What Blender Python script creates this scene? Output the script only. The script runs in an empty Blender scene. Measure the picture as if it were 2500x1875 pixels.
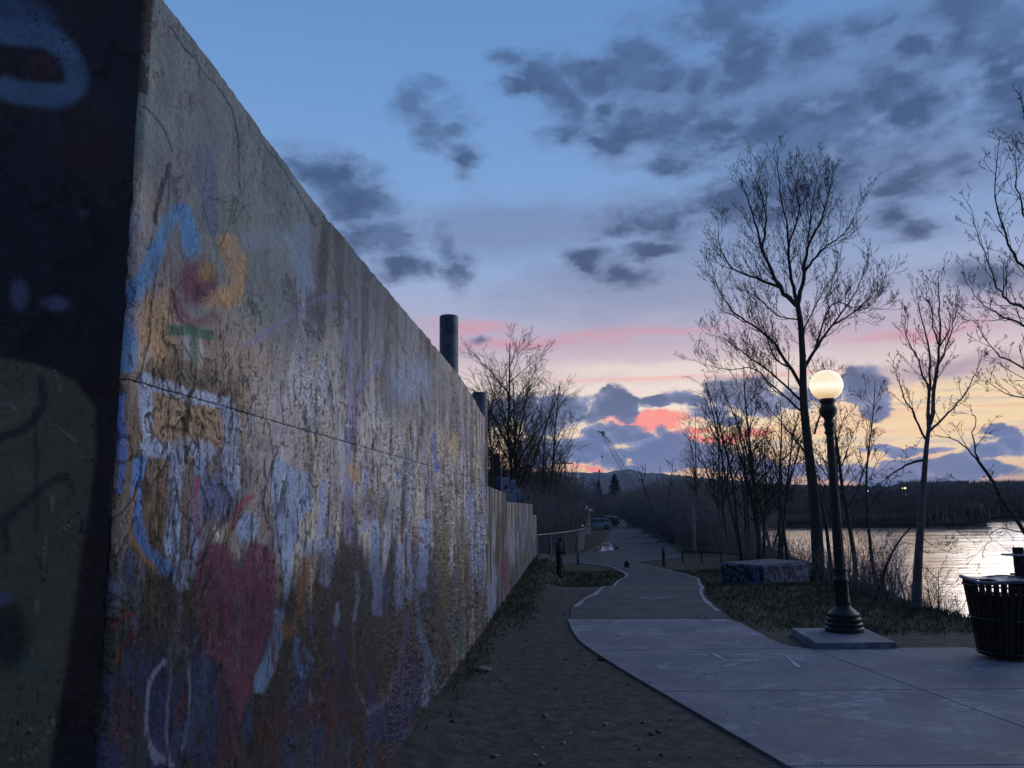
import bpy, bmesh, math, random
import numpy as np
from mathutils import Vector, Matrix

# ------------------------------------------------------------------ camera
SC = bpy.context.scene
F = 1921.0                       # focal length in pixels of the 2500 px wide photograph
CZ = 2.5                         # eye height
PITCH, ROLL = 8.9, 0.7
cam = bpy.data.cameras.new('camera')
cam.sensor_width = 36.0
cam.lens = F / 2500 * 36
cam.clip_start = 0.05
cam.clip_end = 20000
cam_ob = bpy.data.objects.new('camera', cam)
SC.collection.objects.link(cam_ob)
RM = Matrix.Rotation(math.radians(90 + PITCH), 3, 'X') @ Matrix.Rotation(math.radians(-ROLL), 3, 'Z')
cam_ob.matrix_world = Matrix.Translation((0, 0, CZ)) @ RM.to_4x4()
SC.camera = cam_ob
Rn = np.array(RM)


def ray(X, Y):
    return Rn @ np.array([(X - 1250) / F, -(Y - 937.5) / F, -1.0])


def azel(X, Y):
    r = ray(X, Y)
    return math.atan2(r[0], r[1]), math.atan2(r[2], math.hypot(r[0], r[1]))


# ------------------------------------------------------------------ world, sun, exposure
def s2l(c):
    return tuple(((v / 255) / 12.92 if v / 255 <= .04045 else ((v / 255 + .055) / 1.055) ** 2.4) for v in c)


world = bpy.data.worlds.new('World')
SC.world = world
world.use_nodes = True
SUN_AZ, SUN_EL = math.radians(20), math.radians(1.5)


class NT:
    def __init__(s, tree):
        s.t = tree
        s.t.nodes.clear()

    def n(s, kind, **kw):
        nd = s.t.nodes.new(kind)
        for k, v in kw.items():
            setattr(nd, k, v)
        return nd

    def link(s, a, b):
        s.t.links.new(a, b)

    def put(s, sock, v):
        if isinstance(v, bpy.types.NodeSocket):
            s.link(v, sock)
        elif v is not None:
            if hasattr(sock, 'default_value') and hasattr(sock.default_value, '__len__') and isinstance(v, (tuple, list)) \
                    and len(sock.default_value) == 4 and len(v) == 3:
                v = tuple(v) + (1,)
            sock.default_value = v

    def m(s, op, a, b=None, c=None, clamp=False):
        nd = s.n('ShaderNodeMath', operation=op, use_clamp=clamp)
        s.put(nd.inputs[0], a)
        s.put(nd.inputs[1], b)
        s.put(nd.inputs[2], c)
        return nd.outputs[0]

    def v(s, op, a, b=None, c=None, scale=None):
        nd = s.n('ShaderNodeVectorMath', operation=op)
        s.put(nd.inputs[0], a)
        s.put(nd.inputs[1], b)
        s.put(nd.inputs[2], c)
        if scale is not None:
            s.put(nd.inputs['Scale'], scale)
        return nd.outputs['Value'] if op in ('LENGTH', 'DOT_PRODUCT', 'DISTANCE') else nd.outputs[0]

    def mix(s, f, a, b, blend='MIX'):
        nd = s.n('ShaderNodeMix', data_type='RGBA', blend_type=blend)
        s.put(nd.inputs[0], f)
        s.put(nd.inputs[6], a)
        s.put(nd.inputs[7], b)
        return nd.outputs[2]

    def ss(s, x, lo, hi, a=0.0, b=1.0):
        nd = s.n('ShaderNodeMapRange', interpolation_type='SMOOTHSTEP')
        s.put(nd.inputs[0], x)
        for i, q in enumerate((lo, hi, a, b)):
            s.put(nd.inputs[i + 1], q)
        return nd.outputs[0]

    def noise(s, vec, scale, detail=4, rough=.55, dist=0.0, col=False):
        nd = s.n('ShaderNodeTexNoise')
        s.put(nd.inputs['Vector'], vec)
        nd.inputs['Scale'].default_value = scale
        nd.inputs['Detail'].default_value = detail
        nd.inputs['Roughness'].default_value = rough
        nd.inputs['Distortion'].default_value = dist
        return nd.outputs['Color' if col else 'Fac']

    def ramp(s, x, stops, interp='LINEAR'):
        nd = s.n('ShaderNodeValToRGB')
        cr = nd.color_ramp
        cr.interpolation = interp
        while len(cr.elements) < len(stops):
            cr.elements.new(0.5)
        for e, (p, c) in zip(cr.elements, stops):
            e.position = p
            e.color = tuple(c) + (1,) if len(c) == 3 else c
        s.put(nd.inputs[0], x)
        return nd.outputs[0]


def build_sky():
    N = NT(world.node_tree)
    tc = N.n('ShaderNodeTexCoord')
    D = tc.outputs['Generated']
    sep = N.n('ShaderNodeSeparateXYZ')
    N.link(D, sep.inputs[0])
    x, y, z = sep.outputs
    az = N.m('ARCTAN2', x, y)
    el = N.m('ARCSINE', z)
    com = N.n('ShaderNodeCombineXYZ')
    N.link(az, com.inputs[0])
    N.link(el, com.inputs[1])
    P0 = com.outputs[0]
    # the noise lives on the direction vector, flattened towards the horizon
    Df = N.v('MULTIPLY', D, (1, 1, 1.9))
    warp = N.noise(Df, 9, 5, .6, col=True)
    warp = N.v('SUBTRACT', warp, (.5, .5, .5))
    P = N.v('MULTIPLY_ADD', warp, (.10, .06, 0), P0)
    fb = N.noise(Df, 17, 9, .62)
    fb2 = N.noise(Df, 42, 6, .6)

    def field(blobs, src, grow=1.0):
        q = None
        for (X, Y, rx, ry) in blobs:
            a, e = azel(X, Y)
            gg = grow * ((1.22 if X > 1550 and Y < 600 else .82 if Y > 900 else 1.0) if grow > 1 else 1.0)
            ix, iy = F / rx / gg, F / ry / gg
            ix *= (1 + ((X - 1250) / F) ** 2)
            iy *= (1 + ((Y - 937.5) / F) ** 2)
            l = N.v('LENGTH', N.v('MULTIPLY_ADD', src, (ix, iy, 0), (-a * ix, -e * iy, 0)))
            q = l if q is None else N.m('MINIMUM', q, l)
        return q

    # base colour by elevation (0 .. 45 degrees), linear values
    t = N.m('DIVIDE', el, math.radians(45), clamp=True)
    g = lambda d: d / 45
    base = N.ramp(t, [(0.0, s2l((222, 178, 150))), (g(2.4), s2l((250, 200, 156))), (g(4.5), s2l((246, 218, 186))),
                      (g(7), s2l((246, 230, 214))), (g(9), s2l((232, 214, 212))), (g(11.5), s2l((198, 180, 200))),
                      (g(14), s2l((172, 178, 208))), (g(17), s2l((150, 176, 218))), (g(22), s2l((128, 166, 216))),
                      (g(29), s2l((112, 155, 210))), (g(40), s2l((92, 136, 194)))])
    yell = field([(2080, 1080, 520, 90), (2300, 1000, 420, 80)], P)
    streak0 = N.noise(N.v('MULTIPLY', D, (2.5, 2.5, 40)), 2.4, 5, .62)
    ycol = N.ramp(streak0, [(.36, s2l((236, 188, 160))), (.5, s2l((246, 216, 168))), (.62, s2l((248, 224, 176)))])
    base = N.mix(N.m('MULTIPLY', N.ss(yell, 1.4, .45), .93), base, ycol)
    base = N.mix(N.m('MULTIPLY', N.m('MULTIPLY', N.ss(streak0, .5, .62), N.ss(yell, 1.5, .6)), .45), base, s2l((170, 160, 178)))
    # pale blue break on the left below the first clouds
    streak = N.noise(N.v('MULTIPLY', D, (3, 3, 34)), 2.2, 4, .6)
    # pink / lilac streaks
    pk = field([(1250, 838, 190, 18), (1420, 822, 170, 16), (1600, 802, 190, 13), (1130, 800, 130, 22), (2230, 815, 230, 14)], P)
    pk = N.m('ADD', pk, N.m('MULTIPLY', N.m('SUBTRACT', streak, .5), 1.6))
    base = N.mix(N.m('MULTIPLY', N.ss(pk, 1.5, .1), .7), base, s2l((216, 156, 174)))
    pale = field([(1650, 898, 330, 22), (1600, 950, 300, 18)], P)
    base = N.mix(N.m('MULTIPLY', N.ss(pale, 1.3, .4), .7), base, s2l((244, 228, 218)))
    ln = field([(1560, 925, 260, 6), (1900, 915, 200, 7)], P0)
    base = N.mix(N.m('MULTIPLY', N.ss(ln, 1.3, .4), .75), base, s2l((246, 192, 186)))
    co = field([(1600, 1022, 112, 21), (1540, 1012, 70, 14), (1735, 1070, 90, 15), (1660, 1050, 70, 8),
                (1440, 1147, 38, 10), (1850, 1055, 60, 10)], P)
    co = N.m('ADD', co, N.m('MULTIPLY', N.m('SUBTRACT', fb2, .5), 1.2))
    base = N.mix(N.ss(co, 1.15, .6), base, s2l((252, 150, 140)))
    # grey-lilac veil, mostly to the right
    veil = field([(1350, 560, 480, 90), (1900, 560, 560, 130), (2200, 420, 480, 160), (1650, 700, 560, 70),
                  (1800, 200, 560, 170), (2250, 120, 460, 200), (2380, 895, 260, 30)], P)
    vq = N.m('ADD', veil, N.m('MULTIPLY', N.m('SUBTRACT', N.noise(N.v('MULTIPLY', D, (1, 1, 3.4)), 6, 6, .6), .5), 2.2))
    veilc = N.ramp(t, [(0, s2l((190, 160, 165))), (g(9), s2l((178, 158, 178))), (g(13), s2l((156, 160, 190))),
                       (g(18), s2l((126, 146, 186))), (g(30), s2l((98, 130, 178)))])
    base = N.mix(N.m('MULTIPLY', N.ss(vq, 1.5, .1), .88), base, veilc)
    # dark cumulus
    blobs = [(1000, 240, 46, 36), (1055, 285, 70, 46), (1120, 300, 44, 30), (1150, 400, 40, 34),
             (800, 440, 90, 50), (740, 420, 60, 40), (870, 500, 80, 45), (930, 570, 85, 50), (970, 650, 75, 28), (960, 600, 60, 34),
             (1085, 600, 26, 40), (1105, 650, 30, 40),
             (1240, 140, 50, 24), (1310, 175, 70, 34), (1350, 210, 45, 50), (1260, 205, 50, 20), (1400, 260, 40, 34),
             (1440, 160, 60, 30), (1520, 165, 80, 44), (1560, 130, 56, 40), (1600, 200, 66, 32), (1480, 275, 26, 20), (1460, 200, 50, 36),
             (1720, 200, 34, 46), (1760, 30, 110, 40), (1810, 95, 70, 44), (1850, 110, 60, 40), (1970, 118, 75, 40), (1820, 160, 60, 56), (1800, 210, 60, 30),
             (1400, 325, 72, 32), (1380, 320, 48, 20), (1545, 325, 85, 40), (1660, 320, 100, 40), (1740, 335, 90, 30), (1640, 405, 70, 20), (1480, 340, 50, 22),
             (1900, 320, 120, 50), (2050, 300, 110, 50), (2150, 240, 70, 50), (1980, 350, 150, 50), (2230, 270, 90, 50), (1880, 400, 110, 60),
             (2000, 420, 110, 55), (1830, 450, 90, 48), (1960, 480, 120, 40), (1790, 480, 60, 36), (1900, 510, 80, 30),
             (2230, 420, 110, 36), (2290, 405, 60, 26), (2200, 450, 60, 26), (2180, 530, 50, 22), (2220, 560, 50, 20), (2340, 430, 60, 24),
             (1570, 545, 85, 28), (1620, 535, 62, 34), (1510, 568, 60, 20), (1450, 640, 60, 24), (1530, 665, 90, 22), (1450, 655, 40, 30), (1600, 615, 60, 16),
             (2360, 680, 90, 32), (2400, 700, 80, 26), (2330, 690, 50, 24), (1155, 832, 18, 10),
             (2400, 40, 120, 70), (2360, 90, 90, 40), (2460, 180, 90, 70), (2480, 250, 90, 60), (2130, 60, 50, 22), (2240, 100, 70, 20), (2450, 330, 60, 30),
             # low band over the horizon
             (1500, 985, 40, 40), (1470, 1000, 54, 32), (1390, 1000, 80, 38), (1280, 1000, 60, 40), (1215, 1010, 50, 34), (1340, 1040, 60, 34),
             (1480, 958, 16, 12), (1620, 985, 66, 16), (1690, 975, 56, 24), (1730, 1000, 60, 22), (1790, 955, 70, 38), (1850, 960, 60, 44), (1760, 1020, 40, 18),
             (1485, 1065, 34, 14), (1530, 1050, 46, 20), (1570, 1052, 30, 10),
             (1440, 1100, 70, 34), (1380, 1110, 60, 32), (1500, 1110, 50, 34), (1330, 1120, 60, 30), (1560, 1100, 50, 28), (1610, 1085, 62, 36), (1680, 1110, 80, 34),
             (1640, 1120, 120, 26), (1760, 1125, 90, 20), (1590, 1140, 90, 16),
             (2090, 945, 56, 44), (2120, 985, 48, 34), (2070, 920, 30, 24), (2000, 960, 40, 26), (1960, 975, 30, 16),
             (2480, 1080, 70, 30), (2430, 1100, 60, 20), (2440, 1055, 40, 22),
             (2220, 1095, 80, 9), (2160, 1105, 100, 10), (2280, 1128, 160, 16), (2120, 1145, 150, 14), (2400, 1145, 160, 20), (2000, 1150, 160, 12),
             (2200, 1160, 260, 14), (1860, 1140, 120, 10)]
    qd = field(blobs, P, 1.22)
    # clouds go on over the rest of the sky with the same grain
    outside = N.m('MAXIMUM', N.ss(N.m('ABSOLUTE', az), .62, .8), N.ss(el, .66, .85))
    ng = N.noise(N.v('MULTIPLY', D, (1, 1, 1.6)), 3.1, 4, .55)
    qg = N.m('ADD', N.m('MULTIPLY_ADD', ng, -5.0, 3.55), N.m('MULTIPLY_ADD', outside, -3.0, 3.0))
    qd = N.m('MINIMUM', qd, qg)
    qd = N.m('ADD', qd, N.m('MULTIPLY', N.m('SUBTRACT', fb, .5), 2.6))
    qd = N.m('ADD', qd, N.m('MULTIPLY', N.m('SUBTRACT', fb2, .5), .35))
    dens = N.ss(qd, N.ss(el, .12, .22, 1.26, 1.62), N.ss(el, .12, .22, .84, .22))
    core = N.ramp(t, [(0, s2l((78, 116, 166))), (g(4), s2l((72, 106, 156))), (g(9), s2l((78, 96, 132))), (g(14), s2l((72, 90, 124))),
                      (g(24), s2l((66, 90, 130))), (g(34), s2l((74, 102, 146)))])
    lit = N.ramp(t, [(0, s2l((128, 146, 186))), (g(5), s2l((126, 140, 182))), (g(12), s2l((124, 134, 170))), (g(30), s2l((100, 130, 178)))])
    cc = N.mix(N.ss(N.noise(Df, 24, 5, .6), .38, .68), core, lit)
    cc = N.mix(N.ss(qd, .85, .2), cc, core)
    thin = N.ss(N.noise(Df, 11, 6, .62), .36, .6, N.ss(el, .12, .22, .95, .70), .98)
    sky = N.mix(N.m('MULTIPLY', dens, thin), base, cc)
    sky = N.v('SCALE', sky, scale=N.ss(el, .0, .2, 1.30, 1.0))
    # dusk: the sky falls off away from the afterglow
    sd = (math.sin(SUN_AZ), math.cos(SUN_AZ), 0)
    dt = N.v('DOT_PRODUCT', D, sd)
    fall = N.ss(dt, -.8, .75, .50, 1.0)
    zen = N.ss(el, .62, 1.35, 1.0, .85)
    sky = N.v('SCALE', sky, scale=N.m('MULTIPLY', fall, zen))
    cool = N.mix(N.ss(dt, -.6, .5), (.62, .8, 1.0), (1, 1, 1))
    sky = N.v('MULTIPLY', sky, cool)
    # below the horizon: the dark of the land
    sky = N.mix(N.ss(z, -.03, -.002), (.02, .024, .035), sky)
    bg = N.n('ShaderNodeBackground')
    N.link(sky, bg.inputs[0])
    bg.inputs[1].default_value = SKY_GAIN
    nis = N.n('ShaderNodeTexSky')
    nis.sky_type = 'NISHITA'
    nis.sun_disc = False
    nis.sun_elevation = SUN_EL
    nis.sun_rotation = SUN_AZ
    bg2 = N.n('ShaderNodeBackground')
    N.link(nis.outputs[0], bg2.inputs[0])
    bg2.inputs[1].default_value = 0.004
    add = N.n('ShaderNodeAddShader')
    N.link(bg.outputs[0], add.inputs[0])
    N.link(bg2.outputs[0], add.inputs[1])
    out = N.n('ShaderNodeOutputWorld')
    N.link(add.outputs[0], out.inputs[0])
    world.cycles.sampling_method = 'MANUAL'
    world.cycles.sample_map_resolution = 512


SKY_GAIN = 1.0
build_sky()

sun = bpy.data.lights.new('sun', 'SUN')
sun.energy = 1.3
sun.specular_factor = 0.0
sun.angle = math.radians(60)
sun.color = (1.0, .95, .95)
sun_ob = bpy.data.objects.new('sun', sun)
SC.collection.objects.link(sun_ob)
_sd = Vector((math.sin(math.radians(58)), math.cos(math.radians(58)), math.tan(math.radians(14))))
sun_ob.rotation_euler = _sd.to_track_quat('Z', 'Y').to_euler()
SC.view_settings.view_transform = 'Standard'
SC.view_settings.look = 'None'
SC.view_settings.exposure = 0
SC.view_settings.gamma = 1
SC.view_settings.use_curve_mapping = False
SC.render.engine = 'CYCLES'
SC.cycles.max_bounces = 4
SC.cycles.diffuse_bounces = 2
SC.cycles.glossy_bounces = 3
SC.cycles.volume_bounces = 0
SC.cycles.transparent_max_bounces = 6
SC.cycles.use_denoising = True

# ------------------------------------------------------------------ helpers
rng = np.random.default_rng(7)
COL = SC.collection


def mesh(name, V, Fc, mat=None, parent=None, smooth=False, col=None):
    me = bpy.data.meshes.new(name)
    if isinstance(Fc, np.ndarray):
        V = np.asarray(V, np.float32)
        k = Fc.shape[1]
        me.vertices.add(len(V))
        me.vertices.foreach_set('co', V.ravel())
        me.loops.add(Fc.size)
        me.loops.foreach_set('vertex_index', Fc.astype(np.int32).ravel())
        me.polygons.add(len(Fc))
        me.polygons.foreach_set('loop_start', np.arange(0, Fc.size, k, dtype=np.int32))
        me.update(calc_edges=True)
    else:
        me.from_pydata([tuple(v) for v in V], [], Fc)
    if smooth:
        me.polygons.foreach_set('use_smooth', np.ones(len(me.polygons), bool))
    if col is not None:
        at = me.color_attributes.new('paint', 'FLOAT_COLOR', 'POINT')
        c4 = np.ones((len(col), 4), np.float32)
        c4[:, :3] = col
        at.data.foreach_set('color', c4.ravel())
    me.update()
    if mat:
        me.materials.append(mat)
    o = bpy.data.objects.new(name, me)
    COL.objects.link(o)
    if parent:
        o.parent = parent
    return o


class MB:
    """collects boxes, tubes and lathes of one part"""

    def __init__(s):
        s.V, s.F = [], []

    def raw(s, V, Fc):
        b = len(s.V)
        s.V += [tuple(v) for v in V]
        s.F += [tuple(b + i for i in f) for f in Fc]
        return s

    def box(s, c, size, rz=0.0, bev=0.0, rx=0.0, ry=0.0, taper=1.0):
        bm = bmesh.new()
        bmesh.ops.create_cube(bm, size=1)
        for v in bm.verts:
            k = taper if v.co.z > 0 else 1
            v.co = Vector((v.co.x * size[0] * k, v.co.y * size[1] * k, v.co.z * size[2]))
        if bev > 0:
            bmesh.ops.bevel(bm, geom=bm.edges[:], offset=bev, segments=2, affect='EDGES', profile=.6)
        M = Matrix.Translation(c) @ Matrix.Rotation(rz, 4, 'Z') @ Matrix.Rotation(ry, 4, 'Y') @ Matrix.Rotation(rx, 4, 'X')
        bm.verts.ensure_lookup_table()
        s.raw([M @ v.co for v in bm.verts], [[v.index for v in f.verts] for f in bm.faces])
        bm.free()
        return s

    def tube(s, pts, rads, k=6, cap=True):
        n = len(pts)
        P = [Vector(p) for p in pts]
        b = len(s.V)
        prev = None
        for i in range(n):
            d = (P[min(i + 1, n - 1)] - P[max(i - 1, 0)])
            if d.length < 1e-9:
                d = Vector((0, 0, 1))
            d.normalize()
            if prev is None:
                a = d.orthogonal().normalized()
            else:
                a = (prev - d * prev.dot(d))
                a = a.normalized() if a.length > 1e-6 else d.orthogonal().normalized()
            prev = a
            c = d.cross(a)
            r = rads[i] if hasattr(rads, '__len__') else rads
            for j in range(k):
                t = 2 * math.pi * j / k
                s.V.append(tuple(P[i] + (a * math.cos(t) + c * math.sin(t)) * r))
        for i in range(n - 1):
            for j in range(k):
                j2 = (j + 1) % k
                s.F.append((b + i * k + j, b + i * k + j2, b + (i + 1) * k + j2, b + (i + 1) * k + j))
        if cap and k > 3:
            s.F.append(tuple(b + j for j in reversed(range(k))))
            s.F.append(tuple(b + (n - 1) * k + j for j in range(k)))
        return s

    def lathe(s, prof, c=(0, 0, 0), k=32, sq=None):
        b = len(s.V)
        for (r, z) in prof:
            for j in range(k):
                t = 2 * math.pi * j / k
                s.V.append((c[0] + r * math.cos(t), c[1] + r * math.sin(t), c[2] + z))
        for i in range(len(prof) - 1):
            for j in range(k):
                j2 = (j + 1) % k
                s.F.append((b + i * k + j, b + i * k + j2, b + (i + 1) * k + j2, b + (i + 1) * k + j))
        s.F.append(tuple(b + j for j in reversed(range(k))))
        s.F.append(tuple(b + (len(prof) - 1) * k + j for j in range(k)))
        return s

    def build(s, name, mat, parent=None, smooth=False):
        return mesh(name, s.V, s.F, mat, parent, smooth)


def tag(o, label=None, cat=None, group=None, kind=None):
    if label:
        o['label'] = label
    if cat:
        o['category'] = cat
    if group:
        o['group'] = group
    if kind:
        o['kind'] = kind
    return o


def thing(name, label, cat, loc=(0, 0, 0), rz=0.0, group=None):
    o = bpy.data.objects.new(name, None)
    o.empty_display_size = .2
    COL.objects.link(o)
    o.location = loc
    o.rotation_euler = (0, 0, rz)
    return tag(o, label, cat, group)


def kids(o):
    return [c for c in bpy.data.objects if c.parent == o]


def copy_tree(o, label=None, group=None, parent=None, ch=None):
    c = o.copy()
    COL.objects.link(c)
    if parent:
        c.parent = parent
    for k in (ch if ch is not None else kids(o)):
        d = k.copy()
        COL.objects.link(d)
        d.parent = c
    if label:
        c['label'] = label
    if group:
        c['group'] = group
    return c


_mats = {}


def mat(name, color, rough=.8, var=.25, scale=6.0, bump=.3, bscale=30.0, metal=0.0, spec=.4, c2=None, coord='Object', stretch=(1, 1, 1), bd=.01):
    if name in _mats:
        return _mats[name]
    m = bpy.data.materials.new(name)
    m.use_nodes = True
    N = NT(m.node_tree)
    tc = N.n('ShaderNodeTexCoord')
    v = N.v('MULTIPLY', tc.outputs[coord], stretch)
    n1 = N.noise(v, scale, 5, .6)
    a = tuple(c * (1 - var) for c in color)
    b = c2 if c2 else tuple(min(1, c * (1 + var)) for c in color)
    col = N.mix(N.ss(n1, .3, .7), a, b)
    bs = N.n('ShaderNodeBsdfPrincipled')
    N.link(col, bs.inputs['Base Color'])
    bs.inputs['Roughness'].default_value = rough
    bs.inputs['Metallic'].default_value = metal
    bs.inputs['Specular IOR Level'].default_value = spec
    if bump > 0:
        bp = N.n('ShaderNodeBump')
        bp.inputs['Strength'].default_value = bump
        bp.inputs['Distance'].default_value = bd
        N.link(N.noise(v, bscale, 5, .65), bp.inputs['Height'])
        N.link(bp.outputs[0], bs.inputs['Normal'])
    o = N.n('ShaderNodeOutputMaterial')
    N.link(bs.outputs[0], o.inputs[0])
    _mats[name] = m
    return m


def emat(name, color, strength):
    if name in _mats:
        return _mats[name]
    m = bpy.data.materials.new(name)
    m.use_nodes = True
    N = NT(m.node_tree)
    e = N.n('ShaderNodeEmission')
    e.inputs[0].default_value = tuple(color) + (1,)
    e.inputs[1].default_value = strength
    o = N.n('ShaderNodeOutputMaterial')
    N.link(e.outputs[0], o.inputs[0])
    _mats[name] = m
    return m


def sstep(a, b, x):
    t = np.clip((np.asarray(x, float) - a) / (b - a), 0, 1)
    return t * t * (3 - 2 * t)


def vnoise(x, y, seed=0):
    x = np.asarray(x, float)
    y = np.asarray(y, float)
    xi, yi = np.floor(x).astype(np.int64), np.floor(y).astype(np.int64)
    fx, fy = x - xi, y - yi
    fx, fy = fx * fx * (3 - 2 * fx), fy * fy * (3 - 2 * fy)

    def h(a, b):
        k = (a * 374761393 + b * 668265263 + seed * 974634777) & 0xffffffff
        k = ((k ^ (k >> 13)) * 1274126177) & 0xffffffff
        return ((k ^ (k >> 16)) & 0xffffff) / 16777215.0
    return (h(xi, yi) * (1 - fx) + h(xi + 1, yi) * fx) * (1 - fy) + (h(xi, yi + 1) * (1 - fx) + h(xi + 1, yi + 1) * fx) * fy


def fbm(x, y, o=5, seed=0, g=.55):
    s, a, t = 0, 1, 0
    for i in range(o):
        s = s + a * vnoise(x * 2 ** i + 17.3 * i, y * 2 ** i - 9.1 * i, seed + i)
        t += a
        a *= g
    return s / t


# ------------------------------------------------------------------ the lie of the land
_r = ray(1390, 1237)
WA = math.atan2(_r[0], _r[1])
U = np.array([math.sin(WA), math.cos(WA)])        # along the wall
NR = np.array([math.cos(WA), -math.sin(WA)])      # away from the wall, towards the path
WD = 1.8                                          # eye to wall plane
BANK = np.array([(-300, 14), (0, 10.5), (10, 9.9), (16, 9.7), (21, 9.7), (27, 11.2), (30, 12.4), (35, 14.6), (50, 17), (80, 23), (110, 30), (200, 48),
                 (260, 66), (330, 90), (352, 112), (360, 6000)], float)
FAR = np.array([(36, 176), (46, 158), (78, 150), (92, 154), (100, 178), (122, 208), (150, 200), (400, 184), (6000, 184), (6000, 9000),
                (60, 9000), (60, 400), (112, 352), (96, 232), (84, 208), (52, 204), (38, 192)], float)


def inpoly(x, y, poly):
    x, y = np.asarray(x, float), np.asarray(y, float)
    c = np.zeros(x.shape, bool)
    n = len(poly)
    j = n - 1
    for i in range(n):
        xi, yi = poly[i]
        xj, yj = poly[j]
        with np.errstate(divide='ignore', invalid='ignore'):
            t = ((yi > y) != (yj > y)) & (x < (xj - xi) * (y - yi) / (yj - yi + 1e-12) + xi)
        c ^= t
        j = i
    return c


def terrain(x, y):
    x, y = np.asarray(x, float), np.asarray(y, float)
    s = x * U[0] + y * U[1]
    t = x * NR[0] + y * NR[1] + WD
    side = np.maximum(sstep(.4, 1.5, t), sstep(43, 47, s))
    z = -.7 * sstep(24, 34, s) * side
    z = z + .1 * sstep(.9, .1, np.abs(t)) * sstep(30, 5, s)
    # bank down to the river bed
    xb = np.interp(y, BANK[:, 0], BANK[:, 1])
    z = z + .12 * (fbm(x * .3, y * .3, 3, 5) - .5) * sstep(40, 60, y)
    z = z - 3.6 * sstep(0, 4.5, x - xb)
    far = inpoly(x, y, FAR)
    hill = 17 * sstep(260, 900, y) * sstep(.10, .30, np.arctan2(x, y)) * (.7 + .6 * fbm(x * .004, y * .004, 4, 3))
    zf = -1.75 + .5 * fbm(x * .03, y * .03, 3, 8) + hill
    z = np.where(far, zf, z)
    return z


def tz(x, y):
    return float(terrain(x, y))


def G(X, Y, z=None):
    """point of the ground (or of height z) seen in the photograph at X, Y"""
    r = ray(X, Y)
    zz = 0.0 if z is None else z
    for _ in range(1 if z is not None else 30):
        k = (zz - CZ) / r[2]
        p = r * k
        if z is None:
            zz = .5 * zz + .5 * tz(p[0], p[1])
    return Vector((p[0], p[1], zz))


def AT(X, Y, y):
    """point at ground distance y in the direction seen at X, Y"""
    r = ray(X, Y)
    k = y / r[1]
    return Vector((r[0] * k, y, CZ + r[2] * k))


def wp(s, t, z):
    """wall frame: s along, t in front of the face"""
    p = U * s + NR * (t - WD)
    return Vector((p[0], p[1], z))


def wallhit(X, Y):
    r = ray(X, Y)
    k = -WD / (r[0] * NR[0] + r[1] * NR[1])
    p = r * k
    return p[0] * U[0] + p[1] * U[1], p[2] + CZ


def proj(P):
    d = (np.asarray(P, float) - np.array([0, 0, CZ])) @ Rn
    w = np.maximum(-d[..., 2], 1e-3)
    return 1250 + F * d[..., 0] / w, 937.5 - F * d[..., 1] / w


# ------------------------------------------------------------------ ground
def ground_mat():
    m = bpy.data.materials.new('ground_dirt')
    m.use_nodes = True
    N = NT(m.node_tree)
    g = N.n('ShaderNodeNewGeometry')
    P = g.outputs['Position']
    n1 = N.noise(P, .55, 5, .6)
    n2 = N.noise(P, 4.5, 6, .65)
    n3 = N.noise(P, 38, 4, .7)
    dirt = N.mix(N.ss(n2, .35, .7), (.050, .044, .040), (.105, .094, .084))
    dirt = N.mix(N.ss(n3, .60, .76), dirt, (.13, .125, .115))
    dirt = N.mix(N.ss(n3, .40, .28), dirt, (.018, .016, .014))
    grass = N.mix(N.ss(n2, .3, .7), (.026, .034, .020), (.050, .052, .032))
    at = N.n('ShaderNodeAttribute')
    at.attribute_name = 'paint'
    sp = N.n('ShaderNodeSeparateColor')
    N.link(at.outputs['Color'], sp.inputs[0])
    gm = N.m('ADD', sp.outputs[0], N.m('MULTIPLY', N.m('SUBTRACT', n1, .5), 1.1))
    col = N.mix(N.ss(gm, .35, .75), dirt, grass)
    bs = N.n('ShaderNodeBsdfPrincipled')
    N.link(col, bs.inputs['Base Color'])
    bs.inputs['Roughness'].default_value = .92
    bs.inputs['Specular IOR Level'].default_value = .25
    bp = N.n('ShaderNodeBump')
    bp.inputs['Strength'].default_value = .8
    bp.inputs['Distance'].default_value = .05
    h = N.m('ADD', N.m('MULTIPLY', n2, 1.0), N.m('MULTIPLY', n3, .25))
    N.link(h, bp.inputs['Height'])
    N.link(bp.outputs[0], bs.inputs['Normal'])
    o = N.n('ShaderNodeOutputMaterial')
    N.link(bs.outputs[0], o.inputs[0])
    return m


def grassness(x, y):
    s = x * U[0] + y * U[1]
    t = x * NR[0] + y * NR[1] + WD
    a = .7 * sstep(.6, .2, t) * sstep(0, .1, t) * sstep(8.5, 12, s)
    a = np.maximum(a, sstep(1.2, .6, t) * sstep(15, 19, s) * .9)
    lawn = sstep(3.2, 4.6, x) * sstep(15.5, 17.5, y)
    lawn = np.maximum(lawn, sstep(6.3, 6.6, x) * sstep(15.2, 16.2, y))
    lawn = np.maximum(lawn, sstep(26, 30, s) * sstep(.5, 1, t) * .75)
    return np.clip(np.maximum(a, lawn), 0, 1)


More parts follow.
